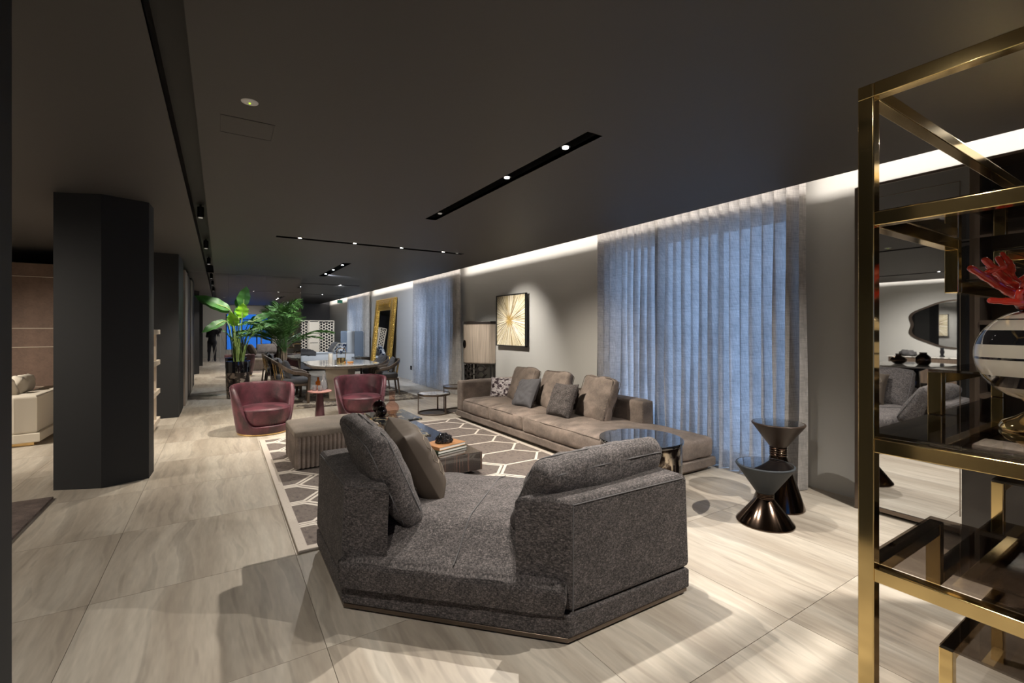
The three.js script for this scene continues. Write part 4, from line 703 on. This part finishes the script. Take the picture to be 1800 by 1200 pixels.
// ---------------------------------------------------------------- bedroom at the far end
{
  const b = thing('bed', 'bed with pale bedding and a tall winged headboard in the far room', 'bed', [0, 0, 0]);
  part('base', rspan(2.35, 4.35, 0.08, 0.32, 17.6, 19.5, 0.03), M.charcoal, b); for (const [x, d] of [[2.5, 17.7], [2.5, 19.4], [4.2, 17.7], [4.2, 19.4]]) part('leg', span(x - 0.03, x + 0.03, 0, 0.085, d - 0.03, d + 0.03), M.black, b);
  part('mattress', softBox(1.95, 0.26, 1.84, 0.06, [0, 0.02, 0], 0.006, 3, [3.36, 0.45, -18.55]), M.whiteLinen, b);
  part('headboard', softBox(0.12, 1.42, 2.3, 0.04, [0, 0, 0], 0.003, 3, [4.45, 0.71, -18.5]), M.whiteLinen, b);
  for (const d of [17.35, 19.65]) part('headboard_wing', softBox(0.32, 1.42, 0.09, 0.04, [0, 0, 0], 0.003, 3, [4.31, 0.71, -d]), M.blueGrey, b);
  const GB = 'pillows on the bed';
  placed('bed_pillow', 'grey pillow farthest left on the bed', 'pillow', pillow(0.66, 0.5, 0.2), M.greyFabric, [3.75, 0.78, 19.05], [-0.6, -Math.PI / 2, 0], GB);
  placed('bed_pillow', 'beige pillow in the middle of the bed', 'pillow', pillow(0.62, 0.46, 0.2), M.cream, [3.8, 0.77, 18.4], [-0.6, -Math.PI / 2, 0], GB);
  placed('bed_pillow', 'blue and white patterned pillow on the bed', 'pillow', pillow(0.55, 0.46, 0.2), M.bluePattern, [3.75, 0.77, 17.85], [-0.6, -Math.PI / 2 + 0.2, 0.2], GB);
  single('bed_throw', 'grey crumpled throw over the foot of the bed', 'throw', softBox(0.55, 0.16, 1.9, 0.05, [0, 0.03, 0.02], 0.02, 4, [2.62, 0.63, -18.55]), M.greyFabric);
  const n = thing('nightstand', 'dark nightstand beside the bed headboard', 'nightstand', [4.3, 0, 16.95]); part('body', rspan(-0.28, 0.28, 0.04, 0.5, -0.27, 0.27, 0.01), M.darkGloss, n); part('drawer', box(0.01, 0.18, 0.5, -0.284, 0.36, 0), M.ebony, n); part('foot', box(0.48, 0.04, 0.46, 0, 0.02, 0), M.black, n);
  const s = thing('folding_screen', 'cream folding screen with hexagon fretwork panels', 'screen', [3.46, 0, 20.9]);
  const panel = (x, w, turn, fret) => { const H = 1.86; const fr = part('panel', [box(0.03, H, 0.03, -w / 2 + 0.015, H / 2, 0), box(0.03, H, 0.03, w / 2 - 0.015, H / 2, 0), box(w, 0.03, 0.03, 0, H - 0.015, 0), box(w, 0.03, 0.03, 0, 0.06, 0)], M.creamShelf, s); fr.position.x = x; fr.rotation.y = turn; if (fret) part('fretwork', hexLattice(w, H - 0.1, 0.07, 0.018, 0.02).translate(0, 0.06, 0), M.creamShelf, fr); else { part('infill', box(w - 0.05, H / 2 - 0.06, 0.02, 0, H * 0.73, 0), M.creamShelf, fr); part('infill', box(w - 0.05, H / 2 - 0.06, 0.02, 0, H * 0.25, 0), M.creamShelf, fr); } };
  panel(-0.52, 0.42, -0.5, true); panel(-0.12, 0.42, 0.3, false); panel(0.38, 0.62, -0.25, true);
}

// ---------------------------------------------------------------- gold etagere with its vase
{
  const t = thing('gold_etagere', 'tall polished gold open shelf unit with smoked glass at right', 'shelf', [0, 0, 0]);
  const X0 = 1.6, X1 = 3.67, D0 = 0.21, D1 = 0.609, b = 0.04, yT = 2.214;
  const bar = (name, x0, x1, y0, y1, d0, d1) => part(name, rspan(x0, x1, y0, y1, d0, d1, 0.003), M.gold, t);
  for (const x of [X0, X1 - b]) for (const d of [D0, D1 - b]) bar('post', x, x + b, 0, yT - b, d, d + b);
  for (const d of [D0, D1 - b]) bar('top_rail', X0, X1, yT - b, yT, d, d + b);
  for (const x of [X0, X1 - b]) for (const y of [yT, 1.839, 1.182, 0.809]) bar('cross_rail', x, x + b, y - b, y, D0 + b, D1 - b);
  // greek-key runs: level stretches of rail and glass, stepped by short uprights
  const run = (x0, x1, y, l = 0, r = 0, gl = 0, gr = 0) => { for (const d of [D0, D1 - b]) bar('shelf_rail', x0 + l * b, x1 - r * b, y - b, y, d, d + b); part('glass_shelf', rspan(x0 + gl * b, x1 - gr * b, y + 0.0005, y + 0.0105, D0 + 0.002, D1 - 0.002, 0.002), M.smoked, t); };
  const up = (x, y0, y1) => { for (const d of [D0, D1 - b]) bar('upright', x, x + b, y0, y1, d, d + b); };
  run(X0 + b, 2.387, 1.839, 0, 1); up(2.347, 1.637, 1.839); run(2.347, 3.04, 1.677, 1, 1, 1, 1); up(3.0, 1.637, 1.855); run(3.0, X1 - b, 1.855, 1, 0);
  run(X0 + b, X1 - b, 1.182); up(2.167, 1.193, 1.345); run(2.167, 3.0, 1.345, 1, 1); up(2.96, 1.193, 1.345);
  run(X0 + b, 2.19, 0.809, 0, 1); up(2.15, 0.59, 0.809); run(2.15, 3.0, 0.63, 1, 1, 1, 1); up(2.96, 0.59, 0.809); run(2.96, X1 - b, 0.809, 1, 0);
  up(2.284, 0, 0.308); run(2.284, 3.0, 0.308, 1, 1); up(2.96, 0, 0.308);
}
{
  const v = thing('striped_vase', 'black and cream striped globe vase on a gold baluster foot', 'vase', [2.068, 1.193, 0.318]);
  const R = 0.145, cy = 0.229; let a0 = -1.15;
  const bands = [[-1.15, -0.75, 1], [-0.75, -0.45, 0], [-0.45, -0.10, 1], [-0.10, -0.05, 0], [-0.05, 0.22, 1], [0.22, 0.55, 0], [0.55, 0.83, 1], [0.83, 0.87, 0], [0.87, 1.12, 1], [1.12, 1.3, 0]];
  for (const [p, q, c] of bands) { const pts = []; for (let k = 0; k <= 6; k++) { const a = mix(p, q, k / 6); pts.push([R * Math.cos(a), cy + R * 0.98 * Math.sin(a)]); } part('band', lathe(pts, 64), c ? M.creamCeramic : M.blackCeramic, v); }
  part('lip', lathe([[0.038, cy + R * 0.95], [0.046, cy + R * 0.97], [0.044, cy + R * 1.0], [0.036, cy + R * 0.98]], 40), M.blackCeramic, v);
  part('foot', lathe([[0, 0], [0.085, 0], [0.09, 0.008], [0.082, 0.025], [0.055, 0.04], [0.03, 0.06], [0.026, 0.075], [0.042, 0.095], [0.06, 0.115]], 56), M.gold, v, 'gold baluster foot');
  const c = thing('coral', 'red branching coral on the striped vase', 'ornament', [2.068, 1.193 + cy + R * 0.985, 0.318]);
  part('root', new THREE.SphereGeometry(0.05, 20, 12, 0, Math.PI * 2, 0, Math.PI / 2).scale(1, 0.5, 1), M.redCoral, c);
  const branch = (pts, r) => { const cu = new THREE.CatmullRomCurve3(pts.map((p) => new THREE.Vector3(...p))), n = 20, g = new THREE.TubeGeometry(cu, n, r * 1.2, 10), p = g.attributes.position; for (let i = 0; i <= n; i++) { const P = cu.getPointAt(i / n), k = (1 - 0.45 * i / n) * (1 + 0.12 * Math.sin(i * 1.7)); for (let j = 0; j <= 10; j++) { const q = i * 11 + j; p.setXYZ(q, P.x + (p.getX(q) - P.x) * k, P.y + (p.getY(q) - P.y) * k, P.z + (p.getZ(q) - P.z) * k); } } g.computeVertexNormals(); const e = cu.getPointAt(1); return part('branch', [g, new THREE.SphereGeometry(r * 0.68, 10, 8).translate(e.x, e.y, e.z)], M.redCoral, c); };
  const R0 = (deg, out, y) => [out * Math.cos(deg), y, out * Math.sin(deg)];
  for (const [deg, len, h, r] of [[3.9, 0.18, 0.12, 0.014], [4.3, 0.12, 0.15, 0.014], [3.6, 0.15, 0.02, 0.013], [3.1, 0.15, 0.07, 0.013], [2.2, 0.12, 0.12, 0.012], [1.4, 0.14, 0.12, 0.012], [0.6, 0.15, 0.15, 0.012], [5.4, 0.14, 0.1, 0.012], [4.9, 0.1, 0.16, 0.012]]) {
    const w = rr(-0.35, 0.35), P = [R0(deg, 0.02, 0.0), R0(deg + w, len * 0.35, h * 0.3), R0(deg - w, len * 0.65, h * 0.62), R0(deg + w * 0.6, len, h)]; branch(P, r);
    branch([P[2], [P[2][0] + rr(-0.03, 0.03), P[2][1] + 0.03, P[2][2] + rr(-0.03, 0.03)], [P[2][0] + rr(-0.06, 0.06), P[2][1] + rr(0.04, 0.08), P[2][2] + rr(-0.06, 0.06)]], r * 0.7);
  }
}

// ---------------------------------------------------------------- wall unit behind the etagere
{
  const t = thing('wall_unit', 'dark wall unit with a mirrored glass door behind the gold shelf', 'cabinet', [0, 0, 0]);
  part('side', span(4.5, 4.749, 0, 2.68, 1.712, 1.735), M.bronze, t);
  const door = part('door', span(4.5, 4.52, 0.06, 2.66, 1.03, 1.70), M.tintedMirror, t, 'smoked mirror door');
  part('door_frame', [span(4.488, 4.52, 0.03, 2.68, 0.998, 1.03), span(4.488, 4.52, 0.03, 2.68, 1.70, 1.715), span(4.488, 4.52, 0.03, 0.06, 1.03, 1.70), span(4.488, 4.52, 2.66, 2.68, 1.03, 1.70)], M.bronze, door);
  part('door_inlay', [span(4.4965, 4.5, 2.56, 2.565, 1.08, 1.66), span(4.4965, 4.5, 0.15, 2.56, 1.08, 1.084)], M.bronze, door);
  part('back_panel', span(4.735, 4.749, 0, 2.68, -1.2, 1.0), M.darkGloss, t);
  part('top_panel', span(4.45, 4.749, 2.66, 2.68, -1.2, 1.0), M.bronze, t);
  for (const d of [-1.2, -0.1, 0.97]) part('divider', span(4.45, 4.735, 0.72, 2.66, d, d + 0.025), M.bronze, t);
  for (const y of [1.02, 1.53, 1.9, 2.26]) part('shelf', span(4.44, 4.735, y, y + 0.03, -1.175, 0.97), M.bronze, t);
  part('base_cabinet', span(4.15, 4.735, 0.06, 0.72, -1.2, 0.99), M.darkGloss, t); part('base_plinth', span(4.25, 4.7, 0, 0.06, -1.15, 0.95), M.black, t);
  part('base_door', span(4.14, 4.15, 0.08, 0.70, -0.08, 0.97), M.darkGloss, t); part('base_door', span(4.14, 4.15, 0.08, 0.70, -1.18, -0.1), M.darkGloss, t);
  const GBk = 'books in the wall unit';
  for (const [k, lab] of ['lowest book of the pile in the wall unit', 'second book of the pile in the wall unit', 'top book of the pile in the wall unit'].entries()) { const b = thing('book', lab, 'book', [4.58, 2.29 + k * 0.037, 0.72], 0.05 * k, GBk); part('pages', box(0.2, 0.028, 0.27, 0.003, 0.017, 0), M.paper, b); part('cover', [box(0.21, 0.003, 0.28, 0, 0.0015, 0), box(0.21, 0.003, 0.28, 0, 0.0335, 0), box(0.003, 0.035, 0.28, -0.104, 0.0175, 0)], k % 2 ? M.white : M.black, b); }
  const bk = single('book', 'white paper pad on the low cabinet of the wall unit', 'book', box(0.3, 0.02, 0.4, 4.34, 0.7305, -0.75), M.paper);
}

// ---------------------------------------------------------------- left-hand room
{
  const p = thing('wall_panelling', 'brown leather wall panelling behind the cream sofa', 'panel', [0, 0, 0]);
  let y = 0; for (const y1 of [0.6, 1.22, 1.51, 2.31, 2.52]) { part('panel', rspan(-5.5, -1.45, y + 0.004, y1 - 0.004, 10.0, 10.05, 0.004), M.brownLeather, p); if (y1 < 2.5) part('inlay', span(-5.5, -1.45, y1 - 0.004, y1 + 0.004, 9.994, 10.05), M.creamShelf, p, 'thin pale inlay strip'); y = y1; }
  const s = thing('cream_sofa', 'cream leather sofa seen past the black column', 'sofa', [0, 0, 0]);
  part('plinth', span(-3.9, -2.03, 0.0, 0.045, 8.33, 9.6), M.brass, s);
  part('base', prism([[-4.0, 8.28], [-2.2, 8.27], [-1.97, 8.3], [-1.95, 9.7], [-4.0, 9.7]], 0.045, 0.16, 0.01), M.cream, s);
  part('backrest', prism([[-4.0, 8.28], [-2.2, 8.27], [-2.0, 8.32], [-1.98, 9.7], [-2.25, 9.7], [-2.25, 8.55], [-4.0, 8.55]], 0.16, 0.64, 0.03), M.cream, s);
  part('seat_cushion', softBox(1.7, 0.26, 1.1, 0.05, [0, 0.02, 0], 0.004, 3, [-3.12, 0.29, -9.12]), M.cream, s);
  placed('back_cushion', 'cream cushion on the cream sofa, nearer one', 'cushion', softBox(0.62, 0.42, 0.12, 0.045, [0.01, 0.01, 0.06], 0.014, 5), M.cream, [-2.6, 0.64, 8.72], [0.35, 0, 0.03], 'cushions on the cream sofa');
  placed('back_cushion', 'cream cushion on the cream sofa, next to the column', 'cushion', softBox(0.62, 0.42, 0.12, 0.045, [0.01, 0.01, 0.06], 0.014, 5), M.cream, [-2.40, 0.64, 9.2], [-0.35, -Math.PI / 2, 0.03], 'cushions on the cream sofa');
  const b = thing('open_shelf', 'beige open shelf with slanting boards behind the column', 'shelf', [0, 0, 0]);
  for (const y of [0.09, 0.52, 0.96, 1.42]) part('board', rspan(-1.25, -0.78, y, y + 0.07, 7.85, 8.9, 0.004), M.creamShelf, b);
  part('upright', span(-0.84, -0.80, 0.16, 1.42, 8.55, 8.62), M.creamShelf, b); part('upright', span(-1.22, -1.16, 0.16, 1.42, 8.0, 8.06), M.creamShelf, b); part('upright', span(-1.22, -1.16, 0.16, 1.42, 8.7, 8.76), M.creamShelf, b); part('plinth', span(-1.2, -0.82, 0, 0.09, 7.9, 8.85), M.creamShelf, b);
  const block = (lab, x, y, d, w, h, dd, m) => single('box', lab, 'box', box(w, h, dd, x, y + h / 2, -d), m, 'boxes on the beige shelf');
  block('beige box on the upper board of the open shelf', -0.98, 1.03, 8.3, 0.16, 0.2, 0.12, M.creamShelf); block('dark red box on the middle board of the open shelf', -0.98, 0.59, 8.3, 0.18, 0.16, 0.12, std({ color: rgb(0.16, 0.03, 0.03), roughness: 0.5 })); block('pale box on the bottom board of the open shelf', -0.98, 0.16, 8.3, 0.16, 0.22, 0.12, M.creamShelf);
  // things on the left wall, seen reflected in the smoked mirror door
  const m = thing('scalloped_mirror', 'wide scalloped wall mirror, seen reflected in the smoked door', 'mirror', [-6.79, 1.62, 3.45], Math.PI / 2);
  const outline = (k) => { const s = new THREE.Shape(); for (let i = 0; i <= 120; i++) { const a = i / 120 * 2 * Math.PI, c = Math.cos(a), n = Math.sin(a), e = Math.pow(Math.abs(c) ** 2.6 + Math.abs(n) ** 2.6, -1 / 2.6), r = e * (1 - 0.028 * Math.cos(8 * a)) * k; i ? s.lineTo(1.36 * r * c, 0.62 * r * n) : s.moveTo(1.36 * r * c, 0.62 * r * n); } return s; };
  part('frame', new THREE.ExtrudeGeometry(outline(1), { depth: 0.02, bevelEnabled: true, bevelSize: 0.008, bevelThickness: 0.006 }), M.bronze, m); part('glass', new THREE.ExtrudeGeometry(outline(0.95), { depth: 0.008, bevelEnabled: false }).translate(0, 0, 0.024), M.mirror, m);
  const sb = thing('sideboard', 'long oak sideboard with marble top, seen reflected in the smoked door', 'sideboard', [-6.5, 0, 3.6]);
  part('body', rspan(-0.25, 0.25, 0.1, 0.76, -1.5, 1.5, 0.01), M.ash, sb); part('top', rspan(-0.27, 0.27, 0.76, 0.785, -1.53, 1.53, 0.005), M.whiteMarble, sb); for (let k = 0; k < 4; k++) part('door', span(0.25, 0.262, 0.12, 0.74, -1.48 + k * 0.745, -0.755 + k * 0.745), M.ash, sb); for (const d of [-1.3, 1.3]) part('leg', span(-0.2, 0.2, 0, 0.1, d - 0.03, d + 0.03), M.bronze, sb);
  const sv = single('jar', 'small black vase on the sideboard', 'vase', lathe([[0, 0.002], [0.05, 0.002], [0.055, 0.02], [0.03, 0.06], [0.05, 0.13], [0.035, 0.2], [0.05, 0.24]], 32), M.blackCeramic); sv.position.set(-6.45, 0.786, -4.05);
  const sl = thing('shell_ornament', 'grey shell ornament at the end of the sideboard', 'ornament', [-6.45, 0.786, 4.75]); part('shell', softBox(0.16, 0.14, 0.3, 0.05, [0.02, 0.02, 0.02], 0.03, 9, [0, 0.07, 0]), M.greyFabric, sl); part('stand', box(0.16, 0.012, 0.24, 0, 0.006, 0), M.black, sl);
  const tb = thing('left_table', 'round marble dining table, seen reflected in the smoked door', 'table', [-3.5, 0, 3.75]);
  part('tabletop', lathe([[0, 0.715], [0.88, 0.715], [0.9, 0.725], [0.9, 0.74], [0.89, 0.75], [0, 0.75]], 64), M.whiteMarble, tb); part('pedestal', lathe([[0, 0.02], [0.35, 0.02], [0.35, 0.05], [0.12, 0.2], [0.12, 0.6], [0.3, 0.715], [0, 0.715]], 40), M.ebony, tb);
  const jar = (lab, pts, x, d) => { const o = single('jar', lab, 'vase', lathe(pts, 40), M.darkBronze, 'dark vases on the reflected table'); o.position.set(x, 0.75, -d); };
  jar('squat dark bronze vase on the reflected table', [[0, 0.002], [0.07, 0.002], [0.14, 0.06], [0.15, 0.1], [0.1, 0.15], [0.05, 0.17], [0.05, 0.21], [0.06, 0.22]], -3.35, 3.95); jar('upright dark bronze jar on the reflected table', [[0, 0.002], [0.09, 0.002], [0.125, 0.06], [0.125, 0.16], [0.08, 0.21], [0.06, 0.23], [0.065, 0.26]], -3.4, 3.55);
}

// ---------------------------------------------------------------- photographer, seen in the mirrored wall
{
  const tri = thing('tripod', 'camera tripod, seen in the mirrored wall', 'tripod', [0, 0, -0.14]);
  for (const a of [0.5, 2.6, 4.7]) part('leg', tube([[0.03 * Math.cos(a), 1.32, 0.03 * Math.sin(a)], [0.36 * Math.cos(a), 0.01, 0.36 * Math.sin(a)]], 0.013, 4, 8), std({ color: rgb(0.45, 0.45, 0.45), roughness: 0.4, metalness: 0.7 }), tri);
  part('head', [cyl(0.03, 0.03, 1.28, 1.42), box(0.09, 0.02, 0.07, 0, 1.425, 0)], M.black, tri);
  const cam = thing('photo_camera', 'black camera on the tripod, seen in the mirrored wall', 'camera', [0, 1.436, -0.14]); part('body', rbox(0.14, 0.1, 0.06, 0.012, 0, 0.05, 0), M.black, cam); part('lens', cyl(0.035, 0.035, -0.075, 0.0).rotateX(-Math.PI / 2).translate(0, 0.05, -0.02), M.black, cam);
  const n = 64, mc = new MarchingCubes(n, M.cloth, false, false, 60000), S = 1.0, C = [-0.32, 0.92, 0.5]; // grid of half-size S about C
  const J = { pelvis: [-0.32, 0.95, 0.5], chest: [-0.30, 1.32, 0.46], neck: [-0.29, 1.47, 0.44], head: [-0.28, 1.62, 0.41], ls: [-0.47, 1.40, 0.46], le: [-0.50, 1.16, 0.34], lw: [-0.34, 1.22, 0.14], rs: [-0.12, 1.40, 0.44], re: [-0.06, 1.2, 0.32], rw: [-0.04, 1.38, 0.2], lk: [-0.43, 0.5, 0.5], la: [-0.44, 0.08, 0.54], rk: [-0.21, 0.5, 0.48], ra: [-0.2, 0.08, 0.52], lt: [-0.45, 0.04, 0.4], rt: [-0.19, 0.04, 0.38], lh: [-0.41, 0.9, 0.5], rh: [-0.23, 0.9, 0.5] };
  const bones = [['pelvis', 'chest', 0.15, 0.16], ['chest', 'neck', 0.13, 0.06], ['neck', 'head', 0.055, 0.06], ['ls', 'le', 0.06, 0.048], ['le', 'lw', 0.046, 0.034], ['rs', 're', 0.06, 0.048], ['re', 'rw', 0.046, 0.034], ['ls', 'rs', 0.07, 0.07], ['lh', 'lk', 0.095, 0.065], ['lk', 'la', 0.062, 0.045], ['rh', 'rk', 0.095, 0.065], ['rk', 'ra', 0.062, 0.045], ['la', 'lt', 0.045, 0.035], ['ra', 'rt', 0.045, 0.035]];
  const cap = (p, a, b, r0, r1) => { const ab = b.map((x, i) => x - a[i]), ap = p.map((x, i) => x - a[i]), t = clamp((ap[0] * ab[0] + ap[1] * ab[1] + ap[2] * ab[2]) / (ab[0] ** 2 + ab[1] ** 2 + ab[2] ** 2)); return Math.hypot(ap[0] - ab[0] * t, ap[1] - ab[1] * t, ap[2] - ab[2] * t) - mix(r0, r1, t); };
  const smin = (a, b, k = 0.05) => { const h = clamp(0.5 + 0.5 * (b - a) / k); return mix(b, a, h) - k * h * (1 - h); };
  for (let z = 0; z < n; z++) for (let y = 0; y < n; y++) for (let x = 0; x < n; x++) {
    const p = [x, y, z].map((v, i) => C[i] + S * (v - n / 2) / (n / 2)); let d = 9; for (const [a, b, r0, r1] of bones) d = smin(d, cap(p, J[a], J[b], r0, r1));
    const hd = Math.hypot((p[0] - J.head[0]) / 0.08, (p[1] - J.head[1]) / 0.115, (p[2] - J.head[2]) / 0.1) - 1; mc.field[x + y * n + z * n * n] = -smin(d, hd * 0.085, 0.03);
  }
  mc.isolation = 0; mc.update();
  const g = new THREE.BufferGeometry(), cnt = mc.count; g.setAttribute('position', new THREE.Float32BufferAttribute(Array.from(mc.positionArray.slice(0, cnt * 3), (v, i) => C[i % 3] + S * v), 3)); g.setAttribute('normal', new THREE.Float32BufferAttribute(Array.from(mc.normalArray.slice(0, cnt * 3)), 3));
  const col = []; for (let i = 0; i < cnt; i++) { const y = g.attributes.position.getY(i), skin = y > 1.5; col.push(...(skin ? [0.42, 0.25, 0.18] : [0.012, 0.013, 0.02])); } g.setAttribute('color', new THREE.Float32BufferAttribute(col, 3));
  const per = thing('person', 'photographer in dark clothes bending to a camera, seen in the mirrored wall', 'person', [0, 0, 0]);
  const bd = part('body', g, std({ color: rgb(1, 1, 1), vertexColors: true, roughness: 0.9 }), per);
  part('hair', new THREE.SphereGeometry(1, 20, 14, 0, Math.PI * 2, 0, Math.PI * 0.52).scale(0.086, 0.12, 0.106).rotateX(0.35).translate(J.head[0], J.head[1] + 0.008, J.head[2] + 0.012), std({ color: rgb(0.03, 0.02, 0.015), roughness: 0.9 }), per);
}

scene.updateMatrixWorld(true);
renderer.render(scene, camera);
